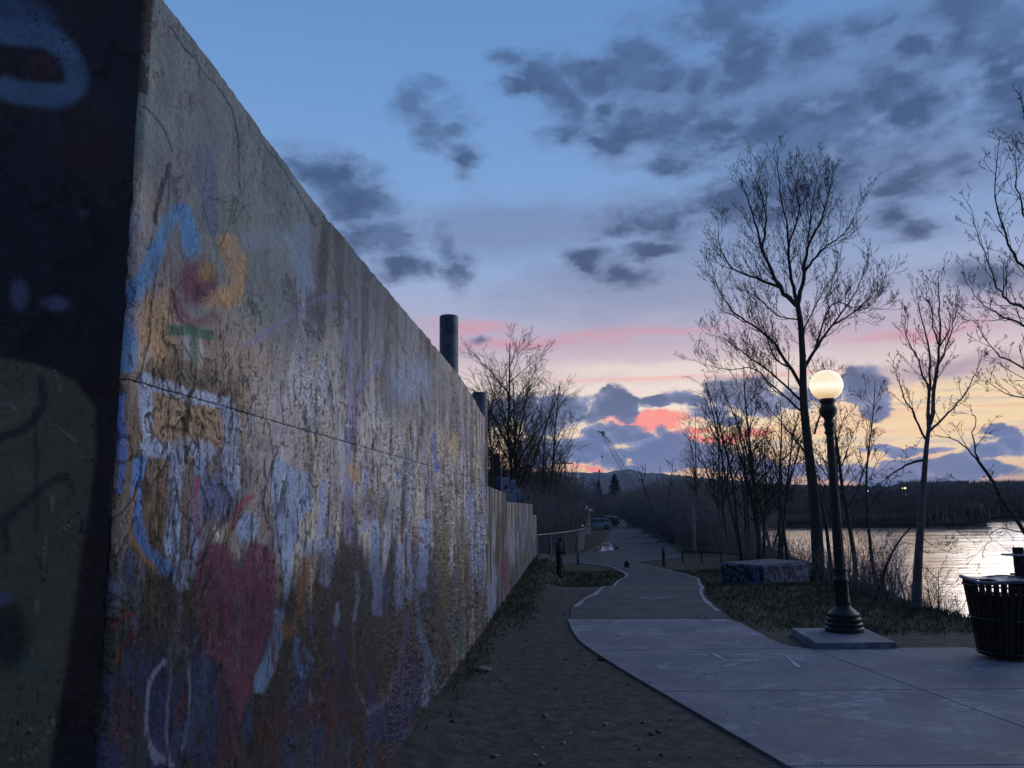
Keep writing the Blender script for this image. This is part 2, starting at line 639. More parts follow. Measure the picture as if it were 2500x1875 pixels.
def build_ground():
    def axis(pos, lo_step, growth, lim, fine):
        a = [0.0]
        st = lo_step
        while a[-1] < lim:
            if a[-1] > fine:
                st *= growth
            a.append(a[-1] + st)
        return a
    xp = axis(0, .3, 1.03, 7000, 32)
    xn = axis(0, .3, 1.06, 7000, 8)
    xs = np.array([-v for v in reversed(xn[1:])] + xp)
    yp = axis(0, .35, 1.02, 7500, 42)
    yn = axis(0, .8, 1.2, 400, 4)
    ys = np.array([-v for v in reversed(yn[1:])] + yp)
    XX, YY = np.meshgrid(xs, ys)
    ZZ = terrain(XX, YY)
    V = np.stack([XX.ravel(), YY.ravel(), ZZ.ravel()], 1)
    nx, ny = len(xs), len(ys)
    i = np.arange(ny - 1)[:, None] * nx + np.arange(nx - 1)[None]
    i = i.ravel()
    Fc = np.stack([i, i + 1, i + nx + 1, i + nx], 1)
    gr = grassness(V[:, 0], V[:, 1])
    gr = np.maximum(gr, (V[:, 1] > 60) * .8)
    o = mesh('ground', V, Fc, ground_mat(), smooth=True, col=np.stack([gr, gr, gr], 1))
    tag(o, kind='structure')


build_ground()


def sheet(name, pts, mat_, lift, cuts=True, step=1.2, parent=None, thick=None):
    bm = bmesh.new()
    vs = [bm.verts.new((p[0], p[1], 0)) for p in pts]
    bm.faces.new(vs)
    bm.normal_update()
    if bm.faces[:][0].normal.z < 0:
        bmesh.ops.reverse_faces(bm, faces=bm.faces[:])
    bmesh.ops.triangulate(bm, faces=bm.faces[:])
    if cuts:
        ys = [p[1] for p in pts]
        y = min(ys) + step
        while y < max(ys):
            bmesh.ops.bisect_plane(bm, geom=bm.verts[:] + bm.edges[:] + bm.faces[:], plane_co=(0, y, 0), plane_no=(0, 1, 0))
            y += step * max(1.0, (y / 45) ** 1.5)
        xs = [p[0] for p in pts]
        x = min(xs) + 2.0
        while x < max(xs):
            bmesh.ops.bisect_plane(bm, geom=bm.verts[:] + bm.edges[:] + bm.faces[:], plane_co=(x, 0, 0), plane_no=(1, 0, 0))
            x += 2.0
    bm.verts.index_update()
    co = np.array([v.co[:] for v in bm.verts])
    z = terrain(co[:, 0], co[:, 1])
    for v, zz in zip(bm.verts, z):
        v.co.z = zz + lift
    if thick:
        r = bmesh.ops.extrude_face_region(bm, geom=bm.faces[:])
        for g in r['geom']:
            if isinstance(g, bmesh.types.BMVert):
                g.co.z += 0
        for v in [g for g in r['geom'] if isinstance(g, bmesh.types.BMVert)]:
            pass
        new = set(g for g in r['geom'] if isinstance(g, bmesh.types.BMVert))
        for v in bm.verts:
            if v not in new:
                v.co.z -= thick
        bmesh.ops.recalc_face_normals(bm, faces=bm.faces[:])
    me = bpy.data.meshes.new(name)
    bm.to_mesh(me)
    bm.free()
    me.materials.append(mat_)
    o = bpy.data.objects.new(name, me)
    COL.objects.link(o)
    if parent:
        o.parent = parent
    return o


def spline(pts, n=6):
    """Catmull-Rom through 2D/3D points"""
    P = [np.array(p, float) for p in pts]
    P = [2 * P[0] - P[1]] + P + [2 * P[-1] - P[-2]]
    out = []
    for i in range(1, len(P) - 2):
        for k in range(n):
            t = k / n
            a, b, c, d = P[i - 1], P[i], P[i + 1], P[i + 2]
            out.append(.5 * ((2 * b) + (c - a) * t + (2 * a - 5 * b + 4 * c - d) * t * t + (3 * b - a - 3 * c + d) * t ** 3))
    out.append(P[-2])
    return out


def concrete_mat():
    m = bpy.data.materials.new('chalked_concrete')
    m.use_nodes = True
    N = NT(m.node_tree)
    P = N.n('ShaderNodeNewGeometry').outputs['Position']
    n1 = N.noise(P, .8, 5, .6)
    n2 = N.noise(P, 5, 6, .65)
    n3 = N.noise(P, 90, 3, .7)
    col = N.mix(N.ss(n1, .3, .7), (.138, .150, .182), (.205, .220, .262))
    col = N.mix(N.m('MULTIPLY', N.ss(n2, .5, .75), .35), col, (.085, .085, .09))
    # faint chalk and paint rubbed into the slab
    ch = N.noise(N.v('ADD', P, (3, 9, 0)), 1.1, 7, .72, .4)
    ch2 = N.noise(N.v('MULTIPLY', P, (1, 2.0, 1)), 6, 5, .7)
    k = N.m('MULTIPLY', N.ss(ch, .49, .62), N.ss(ch2, .40, .62))
    hue = N.ramp(N.noise(P, .7, 2, .5), [(.3, (.36, .26, .30)), (.45, (.31, .34, .24)), (.55, (.44, .46, .52)), (.7, (.40, .42, .48))])
    col = N.mix(N.m('MULTIPLY', k, .72), col, hue)
    pk = N.ss(N.noise(N.v('ADD', P, (11, 4, 0)), .5, 3, .5), .52, .72)
    col = N.mix(N.m('MULTIPLY', pk, .45), col, (.20, .12, .135))
    col = N.mix(N.ss(n3, .62, .75, 0, .35), col, (.06, .06, .06))
    bs = N.n('ShaderNodeBsdfPrincipled')
    N.link(col, bs.inputs['Base Color'])
    bs.inputs['Roughness'].default_value = .75
    bs.inputs['Specular IOR Level'].default_value = .25
    bp = N.n('ShaderNodeBump')
    bp.inputs['Strength'].default_value = .5
    bp.inputs['Distance'].default_value = .01
    N.link(N.m('ADD', n2, N.m('MULTIPLY', n3, .4)), bp.inputs['Height'])
    N.link(bp.outputs[0], bs.inputs['Normal'])
    o = N.n('ShaderNodeOutputMaterial')
    N.link(bs.outputs[0], o.inputs[0])
    return m


M_conc = concrete_mat()
M_asph = mat('asphalt_path', (.085, .085, .09), .85, .28, 1.3, .5, 60, spec=.2, bd=.006)
M_road = mat('gravel_road', (.088, .088, .094), .85, .3, .35, .5, 20, spec=.2, bd=.01)
M_white = mat('worn_white_paint', (.30, .31, .34), .8, .35, 7, .3, 40, spec=.2)

# plaza of cast slabs
L_edge = spline([(G(*p)[0], G(*p)[1]) for p in [(1385, 1514), (1413, 1565), (1503, 1628), (1673, 1729), (1808, 1808), (1921, 1875)]], 5)
L_edge += [np.array((2.95, 6.5)), np.array((3.1, 4.5)), np.array((2.9, 2.0)), np.array((2.5, -6))]
R_edge = spline([(G(*p)[0], G(*p)[1]) for p in [(1788, 1514), (1853, 1548), (1905, 1574), (1990, 1588), (2190, 1586), (2300, 1578), (2400, 1590), (2500, 1600)]], 5)
R_edge += [np.array((9.6, 12.4)), np.array((9.6, -6))]
plaza = [np.array(p) for p in L_edge[::-1]] + [np.array(p) for p in R_edge]


def clip(poly, a, b):
    """keep the side a.p >= b"""
    out = []
    n = len(poly)
    for i in range(n):
        p, q = poly[i], poly[(i + 1) % n]
        dp, dq = a @ p - b, a @ q - b
        if dp >= 0:
            out.append(p)
        if (dp >= 0) != (dq >= 0):
            out.append(p + (q - p) * dp / (dp - dq))
    return out


pl = thing('paved_plaza', 'pale concrete paving in the foreground with faded chalk marks', 'pavement')
pl['kind'] = 'structure'
p1, p2 = G(1995, 1594, 0), G(2500, 1782, 0)
dj = np.array((p2 - p1)[:2])
dj /= np.linalg.norm(dj)
nj = np.array((dj[1], -dj[0]))
bj = nj @ np.array(p1[:2])
c1, c2 = G(1688, 1693, 0), G(2338, 1688, 0)
dc = np.array((c2 - c1)[:2])
dc /= np.linalg.norm(dc)
nc = np.array((-dc[1], dc[0]))
bc = nc @ np.array(c1[:2])
gapw = .012
rows = [bc + k * 3.1 for k in (-6, -5, -4, -3, -2, -1, 0, 1, 2)] + [bc + 30]
for k in range(len(rows) - 1):
    for sgn in (1, -1):
        q = clip(plaza, nc, rows[k] + gapw)
        q = clip(q, -nc, -(rows[k + 1] - gapw)) if len(q) > 2 else q
        q = clip(q, sgn * nj, sgn * bj + gapw) if len(q) > 2 else q
        # drop doubled points
        r2 = []
        for p in q:
            if not r2 or np.linalg.norm(p - r2[-1]) > .02:
                r2.append(p)
        if len(r2) > 3 and np.linalg.norm(r2[0] - r2[-1]) < .02:
            r2.pop()
        if len(r2) < 3:
            continue
        ar = .5 * abs(sum(r2[i][0] * r2[(i + 1) % len(r2)][1] - r2[(i + 1) % len(r2)][0] * r2[i][1] for i in range(len(r2))))
        if ar < .25:
            continue
        try:
            sheet('slab', r2, M_conc, .03, cuts=False, parent=pl, thick=.12)
        except ValueError:
            pass

path_px_L = [(1393, 1512), (1396, 1484), (1420, 1464), (1458, 1441), (1500, 1424), (1524, 1410), (1522, 1401), (1502, 1391), (1478, 1384), (1424, 1377), (1370, 1373), (1316, 1369)]
path_px_R = [(1786, 1512), (1765, 1494), (1750, 1484), (1728, 1464), (1719, 1446), (1722, 1434), (1712, 1420), (1698, 1410), (1672, 1402), (1638, 1394), (1600, 1385), (1551, 1375)]
pl_L = spline([G(*p)[:2] for p in path_px_L], 4)
pl_R = spline([G(*p)[:2] for p in path_px_R], 4)
road_px = [(1551, 1375), (1600, 1369), (1668, 1360), (1640, 1336), (1625, 1313), (1584, 1288), (1549, 1266), (1540, 1261), (1512, 1261), (1503, 1270),
           (1494, 1290), (1470, 1326), (1445, 1340), (1421, 1351), (1350, 1359), (1313, 1362)]
road = spline([G(*p)[:2] for p in road_px], 3)
asph = [p for p in pl_L[::-1]] + [p for p in pl_R]
o = sheet('asphalt_path', [p for p in pl_L] + [p for p in road[::-1]] + [p for p in pl_R[::-1]], M_asph, .022)
tag(o, kind='structure')


def ribbon(name, pts, w, mat_, lift, kind='structure', jit=0.0, parent=None):
    V, Fc = [], []
    for i, p in enumerate(pts):
        d = np.array(pts[min(i + 1, len(pts) - 1)]) - np.array(pts[max(i - 1, 0)])
        d = d / (np.linalg.norm(d) + 1e-9)
        n = np.array((-d[1], d[0]))
        ww = w * (1 + jit * (vnoise(i * .7, 3.3) - .5) * 2)
        for sg in (1, -1):
            q = np.array(p) + n * ww / 2 * sg
            V.append((q[0], q[1], tz(q[0], q[1]) + lift))
    for i in range(len(pts) - 1):
        Fc.append((2 * i + 1, 2 * i + 3, 2 * i + 2, 2 * i))
    o = mesh(name, V, Fc, mat_, parent)
    return tag(o, kind=kind) if kind else o


def inset(pts, other_side, w):
    return pts


ribbon('painted_edge_line', [np.array(p) + np.array((.10, 0)) for p in spline([G(*p)[:2] for p in path_px_L[1:-1]], 8)], .11, M_white, .03, jit=.45)
ribbon('painted_edge_line', [np.array(p) + np.array((-.10, 0)) for p in spline([G(*p)[:2] for p in path_px_R[1:]], 8)], .10, M_white, .03, jit=.45)

M_chalk = mat('faded_chalk', (.50, .52, .56), .95, .35, 14, .2, 40, spec=.1)
for q in ([(1742, 1600), (1760, 1612), (1778, 1622)], [(1770, 1634), (1800, 1626), (1850, 1618), (1800, 1618), (1760, 1622)], [(1880, 1603), (1912, 1604), (1934, 1620), (1950, 1634)],
          [(1845, 1604), (1800, 1604), (1772, 1608)], [(1690, 1604), (1716, 1602), (1726, 1608)], [(1560, 1461), (1580, 1463), (1600, 1461), (1622, 1462), (1640, 1461)]):
    g_ = 0 if q[0][1] > 1500 else None
    ribbon('chalk_mark', [np.array(G(*p, g_)[:2]) for p in spline(q, 5)], .05, M_chalk, .036, jit=.6)

# ------------------------------------------------------------------ puddle
M_puddle = mat('puddle_water', (.01, .012, .014), .01, .1, 3, 0, 6, spec=1.0)
pud = spline([G(*p)[:2] for p in [(1446, 1346), (1460, 1338), (1458, 1331), (1475, 1327), (1494, 1328), (1504, 1332), (1518, 1338), (1502, 1343), (1480, 1346), (1462, 1349), (1446, 1346)]], 3)[:-1]
o = sheet('puddle', pud, M_puddle, .032, cuts=False)
for v in o.data.vertices:
    v.co.z = -.7 + .04
tag(o, kind='structure')

# ------------------------------------------------------------------ river


def river_mat():
    m = bpy.data.materials.new('river_water')
    m.use_nodes = True
    N = NT(m.node_tree)
    P = N.n('ShaderNodeNewGeometry').outputs['Position']
    bs = N.n('ShaderNodeBsdfPrincipled')
    bs.inputs['Base Color'].default_value = (.96, .90, .80, 1)
    bs.inputs['Metallic'].default_value = .72
    st = N.noise(N.v('MULTIPLY', P, (.05, .16, 1)), 1.4, 5, .6)
    N.link(N.ss(st, .4, .65, .05, .15), bs.inputs['Roughness'])
    bs.inputs['IOR'].default_value = 1.8
    bs.inputs['Specular IOR Level'].default_value = .9
    w1 = N.noise(N.v('MULTIPLY', P, (.7, 1.0, 1)), 1.6, 4, .6, .6)
    w2 = N.noise(N.v('MULTIPLY', P, (.25, .5, 1)), 1.0, 3, .5)
    h = N.m('ADD', N.m('MULTIPLY', w1, N.ss(st, .35, .65, .5, 1.0)), N.m('MULTIPLY', w2, 1.6))
    bp = N.n('ShaderNodeBump')
    bp.inputs['Strength'].default_value = 1.0
    bp.inputs['Distance'].default_value = .034
    N.link(h, bp.inputs['Height'])
    N.link(bp.outputs[0], bs.inputs['Normal'])
    o = N.n('ShaderNodeOutputMaterial')
    N.link(bs.outputs[0], o.inputs[0])
    return m


o = mesh('river', [(5, -400, -2.2), (2500, -400, -2.2), (2500, 420, -2.2), (5, 420, -2.2)], [(0, 1, 2, 3)], river_mat())
tag(o, kind='structure')

# ------------------------------------------------------------------ mountains


def mountain_mat():
    m = bpy.data.materials.new('snowy_mountain')
    m.use_nodes = True
    N = NT(m.node_tree)
    P = N.n('ShaderNodeNewGeometry').outputs['Position']
    n1 = N.noise(N.v('MULTIPLY', P, (1, 1, 2)), .012, 7, .68)
    sep = N.n('ShaderNodeSeparateXYZ')
    N.link(P, sep.inputs[0])
    h = N.m('ADD', n1, N.ss(sep.outputs[2], 40, 150, -.16, .05))
    col = N.mix(N.ss(h, .52, .62), (.05, .065, .075), (.42, .46, .52))
    bs = N.n('ShaderNodeBsdfPrincipled')
    N.link(col, bs.inputs['Base Color'])
    bs.inputs['Roughness'].default_value = 1
    bs.inputs['Specular IOR Level'].default_value = 0
    o = N.n('ShaderNodeOutputMaterial')
    N.link(bs.outputs[0], o.inputs[0])
    return m


def build_mountains():
    prof = np.array([(-1200, 1100), (300, 1128), (900, 1140), (1200, 1150), (1330, 1152), (1400, 1154), (1440, 1156), (1475, 1154), (1505, 1149), (1530, 1147), (1550, 1151), (1600, 1157),
                     (1700, 1166), (1850, 1178), (2050, 1190), (2300, 1195), (3200, 1190)], float)
    D0 = 3000
    Xs = np.linspace(-1000, 3100, 900)
    Ys = np.interp(Xs, prof[:, 0], prof[:, 1])
    az = np.arctan((Xs - 1250) / F)
    hz = 1238.0 - .0122 * (Xs - 1250)
    top = (hz - Ys) / F * np.cos(az) * D0 / 1.0
    rows = 40
    V = []
    for j in range(rows + 1):
        q = j / rows
        dist = 2200 + q * 900
        prf = sstep(0, 1, q) ** .9
        xx = np.sin(az) * dist * 1.0
        yy = np.cos(az) * dist
        rid = fbm(az * 60, np.full_like(az, q * 3.0), 5, 21) - .5
        z = top * prf * (dist / D0) + rid * 32 * prf * (1 - .7 * q) + (fbm(az * 260, az * 0, 3, 4) - .5) * 8 * prf
        z = z + CZ * prf - 8 * (1 - prf)
        V.append(np.stack([xx, yy, z], 1))
    V.append(V[-1] * np.array([1.1, 1.1, 0]) + np.array([0, 0, -5]))
    n = len(Xs)
    V = np.concatenate(V)
    i = (np.arange(rows + 1)[:, None] * n + np.arange(n - 1)[None]).ravel()
    Fc = np.stack([i, i + 1, i + n + 1, i + n], 1)
    o = mesh('mountains', V, Fc, mountain_mat(), smooth=True)
    tag(o, kind='structure')


build_mountains()

# ------------------------------------------------------------------ the painted wall


def L(c):
    return np.array(s2l(c))


ILL = np.array([.250, .270, .350])          # light that falls on the wall in the open shade


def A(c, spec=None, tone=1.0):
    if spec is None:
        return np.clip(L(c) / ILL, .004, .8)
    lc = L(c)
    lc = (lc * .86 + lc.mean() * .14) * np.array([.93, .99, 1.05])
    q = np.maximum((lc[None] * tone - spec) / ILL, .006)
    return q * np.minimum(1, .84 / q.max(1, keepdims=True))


def segdist(px, py, pts):
    """distance to a polyline and position along it"""
    best = np.full(px.shape, 1e9)
    for (x0, y0), (x1, y1) in zip(pts[:-1], pts[1:]):
        dx, dy = x1 - x0, y1 - y0
        t = np.clip(((px - x0) * dx + (py - y0) * dy) / (dx * dx + dy * dy + 1e-9), 0, 1)
        best = np.minimum(best, np.hypot(px - x0 - t * dx, py - y0 - t * dy))
    return best


ENDG = np.array([2.0, 1.65, 1.45])


class Paint:
    gain = 1.0

    def __init__(s, px, py, sx, sz):
        s.px, s.py, s.s, s.z = px, py, sx, sz
        s.c = np.zeros((len(px), 3))
        s.h = np.zeros(len(px))
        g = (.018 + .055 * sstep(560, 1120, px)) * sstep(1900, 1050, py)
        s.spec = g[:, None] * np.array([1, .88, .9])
        s.wob = (fbm(sx * 5, sz * 5, 3, 77) - .5)
        wn = fbm(sx * 7, sz * 4.5, 5, 79, .65)
        s.wear = .74 + .26 * sstep(.33, .47, wn)
        s.tone = (.66 + .16 * sstep(600, 900, py) + .46 * sstep(470, 760, px) * sstep(660, 880, py) - (.48 + .46 * sstep(470, 760, px)) * sstep(1150, 1500, py))[:, None]  # lower wall toned down: dark paint layers plus less sky light, painted in
        s.wx = px + s.wob * 15
        s.wy = py + (fbm(sx * 5 + 9, sz * 5, 3, 78) - .5) * 15

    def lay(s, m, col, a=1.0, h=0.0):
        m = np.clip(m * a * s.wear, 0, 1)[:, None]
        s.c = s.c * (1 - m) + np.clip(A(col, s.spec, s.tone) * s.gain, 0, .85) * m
        s.h += m[:, 0] * h

    def stroke(s, pts, w, col, a=1.0, soft=.35, h=.0015, smooth=True):
        if smooth and len(pts) > 2:
            pts = [tuple(p) for p in spline(pts, 4)]
        d = segdist(s.wx, s.wy, pts)
        s.lay(1 - sstep(w / 2 * (1 - soft), w / 2 * (1 + soft), d), col, a, h)

    def blob(s, cx, cy, rx, ry, col, a=1.0, soft=.3, tex=0.0, seed=0, h=.001):
        q = np.hypot((s.wx - cx) / rx, (s.wy - cy) / ry)
        if tex:
            q = q + tex * (fbm(s.s * 9, s.z * 5, 4, 100 + seed) - .5)
        s.lay(1 - sstep(1 - soft, 1 + soft, q), col, a, h)

    def poly(s, pts, col, a=1.0, h=.001, soft=3):
        ins = inpoly(s.wx, s.wy, pts)
        d = segdist(s.wx, s.wy, list(pts) + [pts[0]])
        sd = np.where(ins, d, -d)
        s.lay(sstep(-soft, soft, sd), col, a, h)


def main_face_paint(px, py, S, Z):
    P = Paint(px, py, S, Z)
    n1 = fbm(S * 1.1, Z * 1.3, 5, 1)
    n2 = fbm(S * 6, Z * 2.0, 5, 2)       # drips run down
    n3 = fbm(S * 2.3, Z * 1.0, 5, 3)
    n4 = fbm(S * 14, Z * 2.2, 4, 4)
    P.c[:] = A((84, 90, 96), P.spec)

    def ridge(fx, fz, seed, w, mlo=.5, warp=0.0):
        v = fbm(S * fx, Z * fz, 5, seed, .5)
        return sstep(w, w * .35, np.abs(v - .5)) * sstep(mlo, mlo + .05, fbm(S * 1.3, Z * 1.1, 3, seed + 9))
    for sd, colr, th, a in ((211, (96, 88, 104), .52, .5), (212, (76, 82, 96), .56, .5), (213, (98, 102, 104), .56, .6)):
        P.lay(sstep(th, th + .06, fbm(S * 2.0, Z * .8 + sd, 4, sd)), colr, a, .0006)
    # upper band pales towards the far end
    P.lay(sstep(5.0, 7.5, S) * sstep(2.6, 3.3, Z), (92, 92, 102), .75)
    # middle band: pale, tan and white runs
    k = sstep(3.85, 3.15, Z + (n1 - .5) * 1.5 + (n2 - .5) * .7)
    P.lay(k, (114, 108, 116), 1.0)
    for sd, colr, th, a in ((11, (182, 178, 200), .50, .92), (12, (140, 120, 108), .57, .75), (13, (84, 86, 106), .54, .8), (14, (200, 190, 194), .575, .9), (15, (58, 52, 56), .555, .85),
                            (16, (112, 100, 92), .565, .7), (17, (126, 140, 186), .59, .7), (18, (104, 96, 108), .56, .8), (19, (178, 168, 168), .59, .8)):
        q = fbm(S * 2.7, Z * 1.45 + sd, 5, sd * 7, .6)
        m = sstep(th - .008, th + .010, q) * k
        P.lay(m, colr, a, .0016)
    P.lay(sstep(.60, .66, fbm(S * 9, Z * .8, 4, 33)) * k * sstep(4, 7, S), (52, 50, 64), .8)
    P.lay(sstep(.58, .62, fbm(S * 11, Z * .9 + 4, 4, 34)) * k * sstep(4, 7, S), (190, 186, 204), .7)
    P.lay(k * sstep(5.0, 3.9, S) * sstep(.30, .5, fbm(S * 3, Z * 2, 4, 38)), (100, 84, 76), .85)
    # dark weathering under the coping, stronger at the far end
    dk = sstep(.48, .6, fbm(S * 2.4, Z * .6, 5, 31)) * sstep(3.3, 4.0, Z) * sstep(4.4, 5.6, S)
    P.lay(dk, (44, 50, 64), .85)
    P.lay(sstep(.56, .6, fbm(S * 7, Z * .7, 4, 35)) * sstep(3.2, 3.8, Z) * sstep(5, 6, S), (46, 50, 64), .7)
    # lower band: browns, navy, black
    k2 = sstep(1300, 1440, py + (n1 - .5) * 330 + (n2 - .5) * 200 - 30 * sstep(5, 10, S))
    for sd, colr, th in ((41, (50, 44, 44), .0), (42, (30, 28, 36), .52), (43, (54, 70, 116), .55), (44, (74, 60, 48), .555), (45, (30, 30, 40), .54), (46, (84, 94, 132), .615), (47, (58, 40, 56), .59), (48, (60, 62, 50), .60)):
        q = fbm(S * 2.8, Z * 1.2 + sd, 5, sd, .6)
        m = (sstep(th - .008, th + .012, q) if th > 0 else 1) * k2
        P.lay(m * np.ones_like(S), colr, .9 if th else 1.0, .0014)
    P.lay(sstep(.60, .64, fbm(S * 9, Z * .8 + 7, 4, 36)) * k2, (96, 104, 140), .5)
    P.lay(sstep(.58, .63, fbm(S * 9, Z * .9 + 2, 4, 37)) * k2, (20, 20, 30), .7)
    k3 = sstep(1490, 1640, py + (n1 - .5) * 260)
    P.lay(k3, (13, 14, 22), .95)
    P.lay(k3 * sstep(.49, .55, fbm(S * 2.1, Z * 1.2, 4, 51)), (16, 42, 96), .9)
    P.lay(k3 * sstep(.57, .61, fbm(S * 4.1, Z * 2.2, 4, 52)), (78, 22, 30), .6)
    P.lay(k3 * sstep(.57, .61, fbm(S * 5.1, Z * 2.0, 4, 53)), (40, 42, 56), .8)
    # far end: close vertical streaks
    kf = sstep(10.5, 14.5, S)
    for sd, colr in ((61, (124, 132, 168)), (62, (116, 96, 72)), (63, (52, 54, 72)), (64, (160, 148, 148)), (65, (44, 42, 52))):
        q = fbm(S * 6, Z * .7 + sd, 4, sd)
        P.lay(sstep(.54, .57, q) * kf, colr, .75)
    # --- individual pieces, from the corner outwards
    s, b, y = P.stroke, P.blob, P.poly
    s([(407, 60), (405, 170), (401, 239)], 44, (92, 80, 98), .5, .8)
    s([(461, 239), (505, 250), (520, 330), (516, 420)], 44, (98, 84, 104), .5, .8)
    s([(560, 260), (580, 330), (560, 420)], 30, (98, 84, 104), .4, .8)
    s([(488, 369), (505, 450), (512, 560)], 42, (80, 90, 116), .85, .25)
    s([(600, 590), (680, 580), (720, 610), (742, 700)], 46, (112, 122, 152), .6, .5)
    s([(735, 560), (740, 640), (748, 700)], 36, (98, 116, 152), .6, .5)
    s([(312, 890), (318, 790), (330, 720), (358, 651), (400, 560), (440, 515), (459, 560), (463, 615)], 38, (60, 108, 164), .95, .3)
    b(430, 690, 60, 85, (104, 92, 100), .8, .4, .4, 1)
    b(480, 690, 44, 52, (92, 44, 66), .85, .35, .5, 2)
    s([(412, 720), (440, 770), (470, 790), (520, 780)], 30, (92, 48, 66), .7, .5)
    s([(553, 597), (577, 650), (572, 705), (545, 720)], 48, (150, 116, 88), .9, .25)
    b(500, 665, 20, 22, (130, 104, 66), .8, .5)
    b(540, 735, 46, 26, (150, 116, 84), .7, .5)
    b(370, 800, 50, 90, (150, 120, 92), .8, .4, .6, 5)
    b(560, 850, 90, 70, (124, 104, 92), .6, .5, .7, 6)
    s([(412, 806), (460, 806), (512, 820)], 24, (50, 84, 72), .9, .3)
    s([(466, 808), (468, 860), (465, 900)], 22, (50, 84, 72), .9, .3)
    s([(440, 915), (470, 935), (510, 925)], 34, (62, 104, 84), .9, .3)
    s([(600, 848), (680, 790), (769, 736), (836, 727), (846, 800), (853, 890), (849, 1080), (846, 1200), (849, 1312)], 14, (92, 88, 128), .7, .5)
    s([(929, 881), (890, 930), (866, 980), (858, 1060)], 16, (92, 88, 128), .6, .5)
    # white box letter
    b(452, 1010, 135, 120, (98, 80, 70), .9, .3, .6, 61)
    b(410, 1240, 110, 140, (82, 66, 58), .85, .3, .7, 62)
    b(560, 1180, 70, 90, (76, 74, 92), .7, .3, .7, 63)
    y([(366, 945), (545, 985), (540, 1100), (372, 1085)], (132, 108, 92), .85, soft=6)
    s([(353, 930), (352, 1000), (353, 1053), (360, 1090)], 32, (158, 172, 214), 1.0, .3)
    s([(353, 935), (440, 958), (541, 988)], 34, (164, 176, 216), 1.0, .3)
    s([(545, 985), (560, 1040), (556, 1120), (566, 1190)], 36, (142, 156, 200), .9, .4)
    s([(353, 1094), (410, 1098), (447, 1094), (500, 1104)], 44, (146, 160, 206), .9, .4)
    s([(430, 1110), (424, 1180), (414, 1311), (420, 1400), (432, 1430)], 32, (124, 142, 190), .95, .25)
    b(440, 1390, 56, 26, (112, 120, 156), .8, .4, .4)
    s([(486, 1123), (480, 1240), (474, 1358)], 24, (112, 130, 178), .85, .35)
    b(380, 1220, 30, 90, (96, 76, 62), .8, .3, .3)
    s([(336, 1130), (326, 1190), (329, 1253), (353, 1335), (402, 1392)], 28, (60, 98, 164), .95, .3)
    s([(322, 1200), (314, 1276), (340, 1350), (380, 1396)], 12, (126, 92, 60), .85, .4)
    s([(305, 960), (300, 1080), (292, 1200)], 8, (60, 90, 170), .8, .5)
    b(525, 1215, 50, 60, (66, 80, 122), .8, .4, .6, 9)
    s([(478, 1170), (476, 1240), (482, 1300)], 14, (116, 52, 66), .85, .4)
    s([(560, 1290), (586, 1230), (612, 1215)], 12, (110, 46, 58), .85, .4)
    # pale blue tongue in the middle
    y([(655, 1150), (672, 1108), (700, 1140), (756, 1160), (762, 1240), (726, 1270), (712, 1340), (704, 1440), (695, 1470), (684, 1400), (668, 1280)], (124, 144, 192), .92, soft=8)
    b(600, 1290, 26, 36, (126, 150, 200), .95, .3)
    y([(660, 1480), (690, 1500), (688, 1560), (668, 1640), (640, 1690), (618, 1690), (614, 1660), (640, 1620), (654, 1560)], (94, 124, 178), .9, soft=6)
    # heart
    y([(470, 1390), (482, 1345), (517, 1325), (552, 1330), (574, 1362), (588, 1395), (600, 1348), (623, 1322), (650, 1330), (668, 1365), (672, 1440), (662, 1520), (636, 1600),
       (612, 1680), (584, 1768), (560, 1690), (541, 1630), (500, 1598), (474, 1530), (462, 1450)], (96, 44, 76), .95, h=.004, soft=7)
    b(540, 1420, 24, 46, (84, 52, 76), .7, .5)
    s([(575, 1450), (578, 1560), (574, 1640)], 10, (84, 84, 112), .6, .5)
    b(500, 1480, 26, 90, (76, 44, 70), .5, .5, .5, 3)
    s([(658, 1546), (664, 1600), (672, 1630), (680, 1600)], 6, (128, 36, 54), .8, .4)
    # white arcs at the foot of the corner
    s([(396, 1615), (366, 1660), (356, 1720), (358, 1782), (366, 1830), (378, 1858)], 10, (110, 122, 170), .9, .4)
    s([(412, 1615), (406, 1700), (400, 1780), (405, 1868)], 7, (96, 98, 132), .8, .5)
    s([(452, 1618), (459, 1690), (456, 1760), (438, 1832)], 8, (104, 110, 150), .85, .5)
    s([(356, 1790), (380, 1840), (410, 1868)], 12, (110, 118, 160), .8, .5)
    s([(488, 1620), (486, 1700), (478, 1740), (450, 1800)], 40, (42, 66, 116), .6, .6)
    s([(410, 1590), (440, 1584), (466, 1590)], 14, (70, 72, 96), .6, .6)
    s([(306, 1490), (280, 1520), (272, 1570), (276, 1620)], 40, (30, 58, 52), .8, .5)
    s([(316, 1502), (290, 1508), (272, 1530)], 14, (104, 34, 44), .85, .4)
    s([(318, 1545), (290, 1580), (274, 1620)], 12, (104, 34, 44), .85, .4)
    s([(310, 1420), (306, 1390), (312, 1360)], 16, (44, 60, 118), .8, .5)
